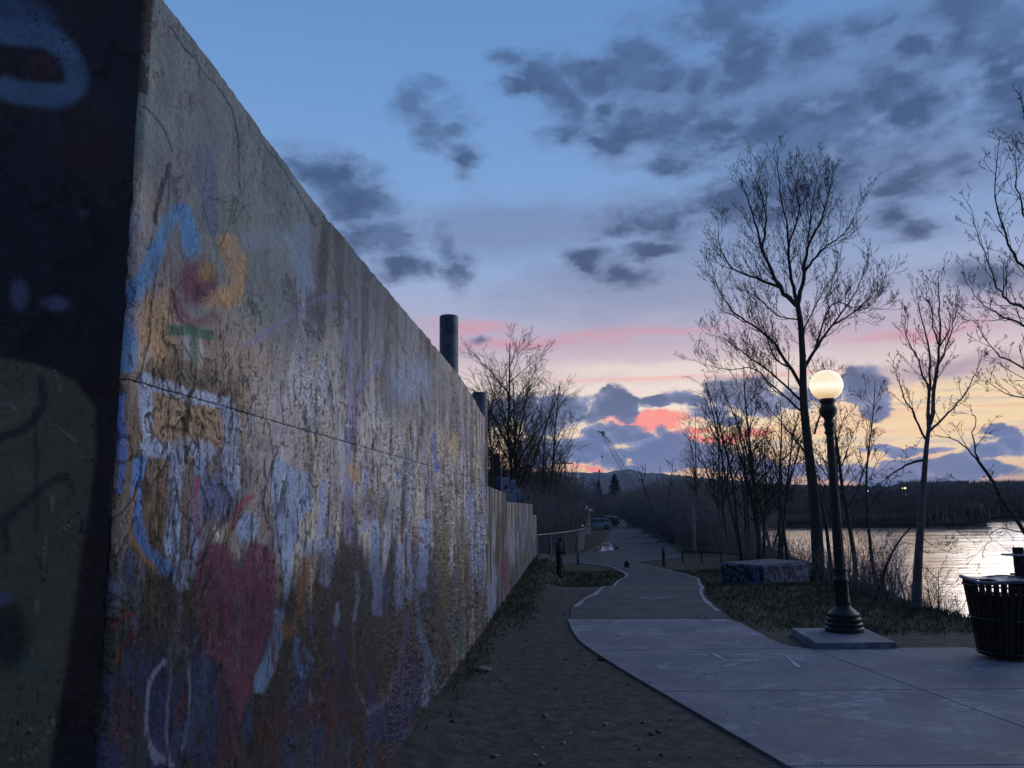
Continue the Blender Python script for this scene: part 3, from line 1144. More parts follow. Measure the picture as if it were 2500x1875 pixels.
    # runs further along
    tongues = [((913, 1376), (917, 1440), (921, 1492), 26), ((909, 1230), (912, 1300), (914, 1362), 20), ((974, 1340), (972, 1420), (974, 1480), 18),
               ((998, 1310), (999, 1390), (997, 1462), 13), ((1036, 1280), (1030, 1360), (1027, 1430), 28), ((866, 1400), (866, 1450), (864, 1516), 10), ((822, 1480), (820, 1500), (818, 1520), 14),
               ((746, 1350), (800, 1330), (790, 1420), 30), ((944, 1200), (946, 1270), (944, 1350), 10), ((890, 1150), (888, 1230), (886, 1290), 12), ((1148, 1180), (1150, 1290), (1148, 1400), 10),
               ((1166, 1250), (1168, 1360), (1164, 1440), 8), ((1176, 1160), (1178, 1300), (1176, 1460), 6), ((780, 1180), (786, 1240), (780, 1300), 16)]
    for p0, p1, p2, w in tongues:
        s([p0, p1, p2], w, (118, 128, 172), .85, .35)
    s([(744, 1363), (736, 1440), (728, 1500)], 22, (116, 78, 60), .8, .5)
    b(700, 1540, 26, 24, (112, 80, 54), .7, .5, .5)
    s([(1070, 1290), (1067, 1390), (1068, 1490)], 13, (104, 94, 84), .9, .2)
    s([(1086, 1290), (1085, 1390), (1086, 1494)], 12, (118, 102, 84), .95, .2)
    s([(1078, 1200), (1076, 1270), (1078, 1330)], 36, (108, 96, 84), .5, .4)
    b(1125, 1330, 22, 70, (112, 98, 84), .5, .4, .3)
    s([(1120, 1485), (1124, 1550), (1118, 1607)], 7, (56, 110, 122), .85, .4)
    s([(1046, 1330), (1052, 1400), (1050, 1480)], 6, (40, 84, 96), .7, .4)
    s([(1006, 1280), (1004, 1350), (1010, 1440)], 6, (110, 44, 58), .8, .5)
    s([(1020, 1310), (1030, 1330), (1036, 1345)], 6, (132, 60, 60), .8, .5)
    y([(999, 1546), (1022, 1590), (1032, 1712), (954, 1815), (890, 1800), (893, 1770), (930, 1720), (966, 1660)], (16, 38, 98), .9, soft=10)
    s([(893, 1741), (930, 1718), (956, 1668), (976, 1600), (992, 1510)], 13, (92, 88, 128), .85, .4)
    s([(860, 1525), (862, 1640), (880, 1710), (893, 1745)], 7, (92, 88, 120), .8, .4)
    s([(1011, 1464), (1022, 1540), (1036, 1620), (1034, 1720)], 13, (104, 118, 160), .75, .6)
    s([(1018, 1540), (1044, 1590), (1054, 1640), (1060, 1680)], 10, (96, 128, 158), .75, .6)
    s([(1140, 1590), (1128, 1620), (1100, 1650), (1066, 1690)], 8, (112, 122, 158), .8, .5)
    for i, (cx, cy) in enumerate([(763, 1690), (800, 1730), (850, 1760), (760, 1740), (820, 1670), (936, 1620), (700, 1760), (640, 1790)]):
        b(cx, cy, 30, 34, (64, 26, 30), .6, .5, 1.2, 20 + i)
    s([(726, 1560), (722, 1600), (732, 1650)], 14, (52, 96, 164), .85, .4)
    s([(740, 1580), (752, 1610), (738, 1640)], 12, (70, 92, 140), .7, .5)
    s([(752, 1690), (756, 1710), (760, 1705)], 12, (92, 92, 128), .8, .5)
    s([(978, 1670), (980, 1700), (976, 1716)], 8, (86, 92, 128), .8, .5)
    s([(860, 1800), (850, 1840), (852, 1880)], 9, (70, 72, 100), .7, .5)
    s([(690, 1230), (716, 1290), (736, 1330)], 8, (64, 78, 128), .7, .5)
    b(862, 1152, 16, 24, (140, 116, 84), .8, .5, .8, 40)
    b(1068, 1088, 18, 44, (146, 132, 104), .5, .5, .8, 41)
    b(1106, 1092, 12, 36, (148, 132, 100), .8, .5, .8, 42)
    s([(1060, 1050), (1062, 1100), (1066, 1150)], 6, (46, 76, 140), .8, .4)
    b(750, 960, 70, 60, (150, 146, 166), .7, .5, .9, 50)
    b(1000, 930, 50, 50, (96, 108, 136), .7, .6, .9, 51)
    b(900, 1240, 60, 40, (78, 68, 62), .6, .6, .9, 52)
    b(830, 1380, 80, 50, (72, 66, 60), .5, .6, .9, 53)
    # thick black tag in the box and on the grey above
    s([(474, 905), (466, 950), (452, 985), (456, 1030), (440, 1050), (408, 1040)], 8, (22, 22, 30), .9, .4)
    s([(456, 985), (448, 1020), (452, 1050)], 9, (24, 24, 32), .9, .4)
    s([(440, 1045), (462, 1068), (478, 1088)], 7, (24, 26, 36), .8, .4)
    s([(412, 400), (398, 440), (385, 480), (372, 540)], 12, (50, 50, 54), .85, .3)
    s([(404, 400), (410, 440), (408, 495)], 5, (44, 48, 56), .7, .4)
    # scribbles scratched in with a stick
    r2 = np.random.default_rng(3)
    for (cx, cy, w, h_) in ((560, 500, 60, 60), (480, 710, 40, 40), (765, 800, 24, 44), (430, 460, 24, 40), (835, 760, 18, 60), (610, 760, 30, 70), (700, 680, 30, 40)):
        q = [(cx + r2.normal() * w * .55, cy + r2.normal() * h_ * .55) for _ in range(14)]
        s(q, 3.2, (40, 42, 54), .65, .5, -.002)
    # long peeling edges, dark below the lip
    for q in ([(410, 63), (460, 130), (505, 185), (548, 240), (572, 310), (582, 400), (583, 460)],
              [(355, 262), (390, 300), (408, 340), (420, 368)], [(640, 343), (690, 410), (730, 480), (755, 520), (767, 558)],
              [(767, 552), (790, 545), (800, 580), (812, 600)], [(940, 760), (960, 790), (975, 830), (985, 860)],
              [(716, 962), (735, 1000), (746, 1060), (750, 1080)], [(672, 1100), (662, 1130), (655, 1250)], [(640, 1230), (645, 1270), (662, 1290)],
              [(812, 640), (830, 680), (850, 740), (858, 800)], [(1092, 905), (1110, 960), (1120, 1020)], [(1150, 960), (1156, 1020), (1160, 1060)],
              [(670, 1230), (674, 1300), (688, 1440)], [(686, 930), (688, 980), (690, 1030)], [(588, 1250), (560, 1300), (548, 1340)],
              [(1025, 940), (1030, 1000), (1024, 1060)], [(1000, 1040), (1006, 1080), (1002, 1120)], [(1078, 940), (1086, 990), (1084, 1030)]):
        s(q, 4.0, (30, 32, 42), .85, .4, -.003)
    # many short drips and pits
    for i in range(420):
        s0 = r2.uniform(3.2, 17)
        z0 = r2.uniform(.9, 4.2)
        if z0 > 3.3 and s0 < 5:
            continue
        ln = r2.uniform(.03, .28)
        m = (np.abs(S - s0 - .012 * np.sin((Z - z0) * 30)) < r2.uniform(.004, .010) * (1 + s0 * .14)) & (Z < z0) & (Z > z0 - ln)
        P.lay(m.astype(float), (34, 34, 44), .75, -.002)
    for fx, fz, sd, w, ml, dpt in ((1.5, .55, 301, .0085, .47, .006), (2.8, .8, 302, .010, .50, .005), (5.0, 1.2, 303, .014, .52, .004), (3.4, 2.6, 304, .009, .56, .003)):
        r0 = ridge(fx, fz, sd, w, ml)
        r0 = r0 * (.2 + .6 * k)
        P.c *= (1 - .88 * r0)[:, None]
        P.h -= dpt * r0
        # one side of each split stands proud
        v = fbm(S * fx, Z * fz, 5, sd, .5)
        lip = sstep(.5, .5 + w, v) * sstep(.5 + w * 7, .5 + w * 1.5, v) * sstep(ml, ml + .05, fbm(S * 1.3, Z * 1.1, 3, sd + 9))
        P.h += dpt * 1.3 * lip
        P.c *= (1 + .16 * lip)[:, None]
    pit = sstep(10, 7, S) * sstep(.665, .70, fbm(S * 34, Z * 15, 3, 310)) * sstep(.47, .56, fbm(S * 1.4, Z * 1.4, 3, 311)) * sstep(4.0, 3.6, Z)
    P.c *= (1 - .75 * pit)[:, None]
    P.h -= .002 * pit
    # peeling layers: slow rise, sharp curled lip
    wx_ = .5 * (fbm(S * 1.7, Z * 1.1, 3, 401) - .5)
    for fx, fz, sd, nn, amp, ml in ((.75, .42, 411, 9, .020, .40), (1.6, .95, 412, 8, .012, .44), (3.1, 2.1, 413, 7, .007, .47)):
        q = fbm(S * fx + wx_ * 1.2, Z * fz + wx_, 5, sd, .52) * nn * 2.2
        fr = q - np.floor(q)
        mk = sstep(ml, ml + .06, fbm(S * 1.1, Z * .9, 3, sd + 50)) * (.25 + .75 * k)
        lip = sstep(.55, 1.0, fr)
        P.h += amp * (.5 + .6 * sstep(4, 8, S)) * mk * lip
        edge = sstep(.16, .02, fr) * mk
        P.c *= (1 - .74 * edge)[:, None]  # shadow beside the curled lip painted into the colour
        P.c *= (1 + .22 * sstep(.86, .97, fr) * mk)[:, None]  # bright edge of the lip painted in as well
    # carried relief: layers of paint, ridges and runs
    fade = sstep(9, 5, S)
    P.h += (n4 - .5) * .007 * (.35 + .65 * fade) + (fbm(S * 30, Z * 12, 3, 90) - .5) * .005 * fade + (fbm(S * 4, Z * 3, 4, 92) - .5) * .02
    lay_ = fbm(S * 3.2, Z * 1.25 + 11, 5, 77)
    P.h += .006 * sstep(.52, .535, lay_) + .005 * sstep(.6, .615, n3)
    P.h *= (.6 + .5 * sstep(4, 12, S))
    P.c *= (.86 + .28 * n2)[:, None]
    return P


def paint_mat(name, rough=.42):
    m = bpy.data.materials.new(name)
    m.use_nodes = True
    N = NT(m.node_tree)
    at = N.n('ShaderNodeAttribute')
    at.attribute_name = 'paint'
    P = N.n('ShaderNodeTexCoord').outputs['Object']
    fine = N.noise(N.v('MULTIPLY', P, (1, 1, .9)), 42, 7, .74)
    sp = N.noise(N.v('MULTIPLY', P, (1, 1, .45)), 30, 4, .6)
    grain = N.noise(P, 260, 2, .7)
    sp2 = N.noise(N.v('MULTIPLY', P, (1, 1, .6)), 75, 3, .5)
    k = N.m('MAXIMUM', N.ss(sp, .64, .68), N.ss(sp2, .62, .66))
    k = N.m('MULTIPLY', k, N.ss(N.noise(P, 1.6, 3, .5), .42, .6))
    col = N.mix(N.m('MULTIPLY', k, .75), at.outputs['Color'], (.02, .02, .03))
    col = N.v('SCALE', col, scale=N.ss(fine, .25, .75, .86, 1.14))
    bs = N.n('ShaderNodeBsdfPrincipled')
    N.link(col, bs.inputs['Base Color'])
    N.link(N.ss(N.noise(P, 8, 4, .6), .3, .7, rough - .06, rough + .16), bs.inputs['Roughness'])
    bs.inputs['Specular IOR Level'].default_value = .42
    bp = N.n('ShaderNodeBump')
    bp.inputs['Strength'].default_value = .9
    bp.inputs['Distance'].default_value = .030
    crust = N.noise(N.v('MULTIPLY', P, (1, 1, .7)), 14, 5, .6, .8)
    h = N.m('ADD', N.m('MULTIPLY', fine, .8), N.m('MULTIPLY', grain, .12))
    h = N.m('ADD', h, N.m('MULTIPLY', crust, 1.0))
    h = N.m('SUBTRACT', h, N.m('MULTIPLY', k, .5))
    N.link(h, bp.inputs['Height'])
    N.link(bp.outputs[0], bs.inputs['Normal'])
    o = N.n('ShaderNodeOutputMaterial')
    N.link(bs.outputs[0], o.inputs[0])
    return m


M_paint = paint_mat('layered_spray_paint', .26)
M_paint_low = paint_mat('sprayed_board', .5)
M_rawc = mat('bare_concrete', (.20, .205, .21), .85, .3, 2.0, .5, 40, spec=.3)

S0 = wallhit(286, 1240)[0]          # the near corner
S1 = 17.08
SEAM = 3.04
s_end_break = 13.3


def wall_top(s):
    return 4.70 + .11 * sstep(6.0, 2.9, s) - .02 * (s > s_end_break) - .24 * sstep(s_end_break, S1, s)


wall = thing('graffiti_wall', 'tall concrete wall thick with old graffiti paint along the dirt strip', 'wall')


def build_wall_face():
    Xs = np.linspace(286, 1184, 540)
    ss = []
    for X in Xs:
        r = ray(X, 1240)
        k = -WD / (r[0] * NR[0] + r[1] * NR[1])
        ss.append(r[0] * k * U[0] + r[1] * k * U[1])
    ss = np.array(ss)
    ss[0], ss[-1] = S0, S1
    panels = [('lower_panel', -.25, SEAM - .0022, 360), ('upper_panel', SEAM + .0022, None, 250)]
    for nm, z0, z1, nz in panels:
        q = np.linspace(0, 1, nz)
        SS = np.repeat(ss[None], nz, 0)
        top = np.full_like(ss, z1) if z1 is not None else wall_top(ss) + .010 * (fbm(ss * 2.5, ss * 0, 4, 6) - .6) - .014 * sstep(.68, .76, fbm(ss * 5, ss * 0, 3, 16))
        ZZ = z0 + q[:, None] * (top[None] - z0)
        S, Z = SS.ravel(), ZZ.ravel()
        base = U[None] * S[:, None] + NR[None] * (-WD)
        P3 = np.concatenate([base, Z[:, None]], 1)
        px, py = proj(P3)
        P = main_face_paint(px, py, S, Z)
        h = P.h.copy()
        # edges: pull back at the joint, round the corner
        if z1 is not None:
            h -= .002 * sstep(z1 - .02, z1, Z)
            nick = fbm(S * 12, Z * 0, 3, 5)
            h -= .005 * sstep(z1 - .006 - .02 * nick, z1, Z)
        else:
            h -= .003 * sstep(z0 + .01, z0, Z)
        h -= .02 * sstep(S0 + .03, S0, S)
        h[(S <= S0 + 1e-6)] -= .01
        P3[:, 0] += NR[0] * h
        P3[:, 1] += NR[1] * h
        nx = len(ss)
        i = (np.arange(nz - 1)[:, None] * nx + np.arange(nx - 1)[None]).ravel()
        Fc = np.stack([i, i + 1, i + nx + 1, i + nx], 1)
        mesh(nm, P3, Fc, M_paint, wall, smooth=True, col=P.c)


build_wall_face()
# concrete behind the paint skin
TH = .42
m = MB()
for (a, b) in ((S0 + .03, s_end_break), (s_end_break, S1)):
    za, zb = wall_top(a + 1e-3) - .05, wall_top(b) - .05
    c = [wp(a, -.045, -.3), wp(b, -.045, -.3), wp(b, -TH, -.3), wp(a, -TH, -.3), wp(a, -.045, za), wp(b, -.045, zb), wp(b, -TH, zb), wp(a, -TH, za)]
    m.raw(c, [(0, 1, 5, 4), (1, 2, 6, 5), (2, 3, 7, 6), (3, 0, 4, 7), (4, 5, 6, 7), (3, 2, 1, 0)])
m.build('wall_core', M_rawc, wall)
# coping lip
m = MB()
for (a, b, dz) in ((S0 - .004, s_end_break - .004, 0), (s_end_break + .004, S1 + .01, 0)):
    n = 24
    for k in range(n):
        s_a, s_b = a + (b - a) * k / n, a + (b - a) * (k + 1) / n
        za, zb = wall_top(s_a) - .03, wall_top(s_b) - .03
        j = .006 * math.sin(k * 7.3)
        if k:
            za_prev = None
        c = [wp(s_a, -.03, za - .012), wp(s_b, -.03, zb - .012), wp(s_b, -TH - .01, zb - .012), wp(s_a, -TH - .01, za - .012),
             wp(s_a, -.032, za + .004), wp(s_b, -.032, zb + .004), wp(s_b, -TH - .01, zb + .004), wp(s_a, -TH - .01, za + .004)]
        m.raw(c, [(0, 1, 5, 4), (1, 2, 6, 5), (2, 3, 7, 6), (3, 0, 4, 7), (4, 5, 6, 7), (3, 2, 1, 0)])
m.build('coping', mat('painted_coping', (.24, .25, .26), .7, .3, 4, .5, 50), wall)


def end_face_paint(px, py, S, Z):
    P = Paint(px, py, S, Z)
    P.spec = P.spec * 0
    P.tone = 1.0
    P.wear = .9 + .1 * P.wear
    P.gain = ENDG
    n1 = fbm(S * 1.6, Z * 1.6, 5, 201)
    P.c[:] = A((24, 17, 21)) * P.gain
    P.lay(sstep(.48, .6, n1), (18, 18, 26), .8)
    s, b, y = P.stroke, P.blob, P.poly
    b(60, 520, 190, 190, (12, 14, 24), .85, .6, .4)
    b(150, 700, 240, 180, (13, 14, 22), .9, .5, .4, 2)
    b(200, 330, 90, 140, (36, 22, 30), .6, .6, .5, 3)
    s([(-80, 20), (0, 76), (108, 87), (160, 130), (188, 180), (178, 222), (136, 236), (60, 228), (10, 214)], 56, (46, 72, 104), .95, .4, .001)
    s([(-60, -40), (20, 30), (90, 60)], 90, (36, 62, 100), .7, .6)
    b(110, 165, 46, 30, (40, 24, 30), .9, .5)
    y([(-200, 872), (0, 878), (90, 890), (180, 930), (232, 1000), (234, 1100), (214, 1250), (190, 1420), (164, 1600), (140, 1760), (118, 1900), (-200, 1900)], (60, 58, 50), .92, soft=9)
    b(60, 1100, 90, 120, (68, 66, 56), .4, .6, .6, 5)
    b(20, 1560, 60, 80, (16, 16, 20), .85, .5, .4, 6)
    s([(100, 925), (104, 990), (59, 1047), (20, 1062), (-20, 1080)], 22, (22, 22, 28), .85, .4)
    s([(162, 1164), (120, 1180), (88, 1206), (20, 1264), (-20, 1290)], 20, (28, 28, 34), .8, .5)
    s([(88, 1000), (88, 1206), (88, 1294)], 12, (30, 30, 36), .75, .5)
    s([(162, 1160), (178, 1206)], 10, (26, 26, 32), .8, .4)
    s([(10, 1264), (18, 1340)], 16, (26, 28, 36), .8, .5)
    b(5, 1460, 22, 16, (44, 56, 84), .8, .5)
    b(75, 1630, 30, 24, (34, 60, 56), .7, .6)
    b(49, 722, 22, 40, (52, 62, 92), .8, .5, .6, 8)
    b(138, 742, 34, 22, (56, 66, 98), .8, .5, .8, 9)
    b(206, 522, 14, 10, (36, 46, 60), .7, .5)
    for q in ([(130, 900), (145, 930), (150, 960)], [(0, 985), (20, 985), (40, 1000)], [(112, 1030), (150, 1050), (186, 1080)], [(100, 1340), (150, 1300), (180, 1270)],
              [(0, 1860), (80, 1840), (120, 1790), (140, 1740)], [(0, 1810), (30, 1795)], [(60, 1790), (84, 1776)], [(130, 1205), (80, 1560), (100, 1600)]):
        s(q, 4, (84, 82, 84), .8, .5, .004)
    s([(88, 1350), (100, 1390), (105, 1425)], 4, (18, 18, 22), .8, .4, -.003)
    P.h += (n1 - .5) * .01 + .004 * sstep(.5, .52, fbm(S * 4, Z * 3, 4, 204)) + (fbm(S * 20, Z * 20, 3, 205) - .5) * .004
    P.c *= (.8 + .4 * fbm(S * 8, Z * 8, 4, 206))[:, None]
    return P


def build_end_face():
    # return wall at right angles, facing back towards the viewer; local q runs left from the corner
    W = 3.0
    nq, nz = 200, 420
    q = np.linspace(0, 1, nq) ** 1.0 * W
    z = np.linspace(-.25, 4.80, nz)
    Q, Z = np.meshgrid(q, z)
    Q, Z = Q.ravel(), Z.ravel()
    base = U[None] * S0 + NR[None] * (-WD - Q[:, None])
    P3 = np.concatenate([base, Z[:, None]], 1)
    px, py = proj(P3)
    P = end_face_paint(px, py, -Q, Z)
    h = P.h - .02 * sstep(.03, 0, Q) - .01 * (Q <= 1e-6)
    P3[:, 0] -= U[0] * h
    P3[:, 1] -= U[1] * h
    i = (np.arange(nz - 1)[:, None] * nq + np.arange(nq - 1)[None]).ravel()
    Fc = np.stack([i, i + nq, i + nq + 1, i + 1], 1)
    o = mesh('end_face', P3, Fc, M_paint, wall, smooth=True, col=P.c)
    o['label'] = 'dark end face with a blue sprayed curl and grey-green patch'
    m = MB()
    a, b = S0 + .03, S0 + TH

    def c(s_, q_, z_):
        p = U * s_ + NR * (-WD - q_)
        return Vector((p[0], p[1], z_))
    cc = [c(a, TH + .002, -.3), c(b, TH + .002, -.3), c(b, W, -.3), c(a, W, -.3), c(a, TH + .002, 4.79), c(b, TH + .002, 4.79), c(b, W, 4.79), c(a, W, 4.79)]
    m.raw(cc, [(0, 1, 5, 4), (1, 2, 6, 5), (2, 3, 7, 6), (3, 0, 4, 7), (4, 5, 6, 7), (3, 2, 1, 0)])
    m.build('return_core', M_rawc, wall)
    return


build_end_face()

# low stepped wall beyond
low = thing('low_wall', 'lower stepped boundary wall streaked with paint beyond the tall wall', 'wall')


def low_section(s0, s1, z1a, z1b, seed, ns):
    nz = 70
    k = np.linspace(0, 1, ns)
    ss = s0 * (s1 / s0) ** k
    top = z1a + (z1b - z1a) * (ss - s0) / (s1 - s0)
    q = np.linspace(0, 1, nz)
    SS = np.repeat(ss[None], nz, 0)
    ZZ = -.9 + q[:, None] * (top[None] + .9)
    S, Z = SS.ravel(), ZZ.ravel()
    P3 = np.concatenate([U[None] * S[:, None] + NR[None] * (-WD), Z[:, None]], 1)
    px, py = proj(P3)
    P = Paint(px, py, S, Z)
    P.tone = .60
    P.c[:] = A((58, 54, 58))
    for sd, colr in ((1, (74, 66, 66)), (2, (104, 112, 148)), (3, (120, 100, 84)), (4, (56, 60, 82)), (5, (150, 146, 160)), (6, (84, 72, 52))):
        m_ = sstep(.53, .57, fbm(S * 2.6, Z * .8 + sd, 4, seed * 31 + sd))
        P.lay(m_, colr, .8)
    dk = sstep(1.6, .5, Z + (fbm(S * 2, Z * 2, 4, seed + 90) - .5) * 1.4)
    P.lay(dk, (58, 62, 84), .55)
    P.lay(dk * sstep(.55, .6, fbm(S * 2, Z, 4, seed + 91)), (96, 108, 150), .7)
    for X, Y, w, h_, c_ in ((1235, 1400, 8, 60, (110, 60, 82)), (1252, 1330, 6, 50, (128, 132, 160)), (1220, 1300, 8, 70, (86, 74, 50)), (1206, 1430, 6, 60, (120, 128, 164)), (1275, 1290, 5, 50, (96, 104, 150)),
                            (1190, 1470, 5, 60, (110, 124, 168)), (1262, 1400, 4, 30, (54, 58, 78))):
        P.blob(X, Y, w, h_, c_, .8, .4)
    h = P.h + (fbm(S * 7, Z * 1.2, 4, seed + 5) - .5) * .03
    P3[:, 0] += NR[0] * h
    P3[:, 1] += NR[1] * h
    nx = len(ss)
    i = (np.arange(nz - 1)[:, None] * nx + np.arange(nx - 1)[None]).ravel()
    Fc = np.stack([i, i + 1, i + nx + 1, i + nx], 1)
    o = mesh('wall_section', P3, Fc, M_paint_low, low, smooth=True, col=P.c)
    m = MB()
    c = [wp(s0, -.03, -.95), wp(s1, -.03, -.95), wp(s1, -.3, -.95), wp(s0, -.3, -.95), wp(s0, -.03, z1a + .004), wp(s1, -.03, z1b + .004), wp(s1, -.3, z1b + .004), wp(s0, -.3, z1a + .004)]
    m.raw(c, [(0, 1, 5, 4), (1, 2, 6, 5), (2, 3, 7, 6), (3, 0, 4, 7), (4, 5, 6, 7), (3, 2, 1, 0)])
    m.build('section_core', M_rawc, low)


low_section(17.2, 22.72, 2.97, 2.90, 1, 90)
low_section(22.78, 38.9, 2.66, 2.63, 2, 110)
low_section(39.0, 43.6, 2.12, 2.05, 3, 30)

# ------------------------------------------------------------------ steel pipes behind the wall
M_pipe = mat('weathered_steel_pipe', (.05, .065, .085), .55, .5, 3, .3, 30, metal=.3, c2=(.12, .15, .19), spec=.4)


def pipe(X, Ytop, y, dia, label):
    P = AT(X, Ytop, y)
    g = tz(P[0], P[1])
    t = thing('steel_pipe', label, 'pipe', (P[0], P[1], g))
    h = P[2] - g
    r = dia / 2
    MB().lathe([(r, 0), (r, h - .03), (r - .012, h), (r - .05, h), (r - .05, h - .35)], k=40).build('pipe_shell', M_pipe, t, True)
    for f in t.children:
        pass
    MB().lathe([(r + .012, h * .52), (r + .012, h * .52 + .06)], k=40).build('weld_band', M_pipe, t, True)


pipe(1096, 772, 17.4, .425, 'taller round steel pipe standing behind the middle of the graffiti wall')
pipe(1171, 959, 21.6, .42, 'shorter round steel pipe rising behind the far end of the tall wall')

# ------------------------------------------------------------------ trees
M_bark = mat('dark_bark', (.055, .050, .046), .9, .35, 9, .6, 40, spec=.15, bd=.02)
M_bark2 = mat('grey_birch_bark', (.10, .095, .095), .85, .35, 8, .5, 40, spec=.15, bd=.01)
M_twig = mat('bare_twigs', (.042, .036, .032), .9, .3, 4, 0, 10, spec=.12)
M_twigp = mat('pale_bare_twigs', (.15, .115, .085), .9, .3, 4, 0, 10, spec=.12)
M_thick = mat('brush_twigs', (.21, .195, .19), .95, .3, 3, 0, 10, spec=.08)


def curve_branch(R, p, d, Lh, r, nseg, up, wob):
    pts, rad = [Vector(p)], [r]
    d = Vector(d).normalized()
    st = Lh / nseg
    for i in range(nseg):
        d = d + Vector((R.gauss(0, wob), R.gauss(0, wob), R.gauss(0, wob) + up))
        d.normalize()
        pts.append(pts[-1] + d * st)
        rad.append(r * (1 - .82 * (i + 1) / nseg))
    return pts, rad


def spurs(R, tw, pts, rmin, n, ln):
    for _ in range(n):
        i = R.randrange(len(pts) - 1)
        f = R.random()
        p = pts[i].lerp(pts[i + 1], f)
        d = (pts[i + 1] - pts[i]).normalized()
        o = Vector((R.gauss(0, 1), R.gauss(0, 1), R.gauss(.5, .8)))
        o = (o - d * o.dot(d)).normalized()
        q = p + (o * .8 + d * .5) * ln * R.uniform(.6, 1.2)
        e = q + Vector((0, 0, 1)) * ln * .45
        tw.tube([p, q, e], [rmin, rmin * 1.4, rmin * .7], 3, False)


def sprout(R, tw, pts, rads, lvl, Lc, rmin, dens, up=.06, spur=2, start=.15, taperL=.6, spurlen=.07):
    """children along a branch"""
    tot = sum((pts[i + 1] - pts[i]).length for i in range(len(pts) - 1))
    n = max(2, int(tot * dens[lvl]))
    for k in range(n):
        f = start + (1 - start) * (k + R.random()) / n
        x = f * (len(pts) - 1)
        i = min(int(x), len(pts) - 2)
        p = pts[i].lerp(pts[i + 1], x - i)
        r0 = rads[i] + (rads[i + 1] - rads[i]) * (x - i)
        d = (pts[i + 1] - pts[i]).normalized()
        o = Vector((R.gauss(0, 1), R.gauss(0, 1), R.gauss(0, .7)))
        o = o - d * o.dot(d)
        if o.length < 1e-3:
            continue
        o.normalize()
        ang = R.uniform(.45, .85)
        dd = d * math.cos(ang) + o * math.sin(ang)
        ln = Lc[lvl] * (1 - taperL * f) * R.uniform(.6, 1.25)
        r = max(rmin, min(r0 * .55, ln * .014))
        q, rr = curve_branch(R, p, dd, ln, r, 5 if lvl == 0 else 3, up * 2.0, .055)
        rr = [max(v, rmin * .75) for v in rr]
        tw.tube(q, rr, 4 if lvl == 0 else 3, False)
        if lvl + 1 < len(Lc):
            sprout(R, tw, q, rr, lvl + 1, Lc, rmin, dens, up, spur, .2, .4, spurlen)
        elif spur:
            spurs(R, tw, q, rmin * .8, spur, spurlen)


def px_tree(name, label, trunk, limbs, y, rbase, seed, Lc, dens, rmin, barkm, twigm, up=.06, spur=2, group=None, cat='tree', spurlen=.07):
    R = random.Random(seed)
    base = AT(trunk[0][0], trunk[0][1], y)
    gz = tz(base[0], base[1]) - .1
    t = thing(name, label, cat, (base[0], base[1], gz), group=group)
    org = Vector((base[0], base[1], gz))
    tr, tw = MB(), MB()
    tp = [AT(X, Y, y) for X, Y in trunk]
    tp[0] = Vector((tp[0][0], tp[0][1], gz))
    hts = tp[-1][2] - gz
    tp = [Vector(p) for p in spline([tuple(p) for p in tp], 4)]
    rt = [max(rmin, rbase * (1 - .62 * (p[2] - gz) / hts) + rbase * .45 * max(0, 1 - (p[2] - gz) / .5) ** 2) for p in tp]
    tr.tube([p - org for p in tp], rt, 9)
    for li, (pts, r0, dep) in enumerate(limbs):
        lp = []
        n = len(pts)
        for i, (X, Y) in enumerate(pts):
            lp.append(AT(X, Y, y + dep * i / (n - 1)))
        lp = [Vector(p) for p in spline([tuple(p) for p in lp], 4)]
        for i in range(1, len(lp)):
            lp[i] = lp[i] + Vector((R.gauss(0, .012), R.gauss(0, .04), R.gauss(0, .01)))
        m = len(lp) - 1
        rl = [max(rmin, r0 * (1 - .9 * (i / m) ** .8)) for i in range(m + 1)]
        tr.tube([p - org for p in lp], rl, 7)
        sprout(R, tw, [p - org for p in lp], rl, 0, Lc, rmin, dens, up, spur, .12, .55, spurlen)
        spurs(R, tw, [p - org for p in lp][m // 2:], rmin, 10, spurlen)
    tr.build('trunk', barkm, t, True)
    tw.build('crown', twigm, t)
    return t


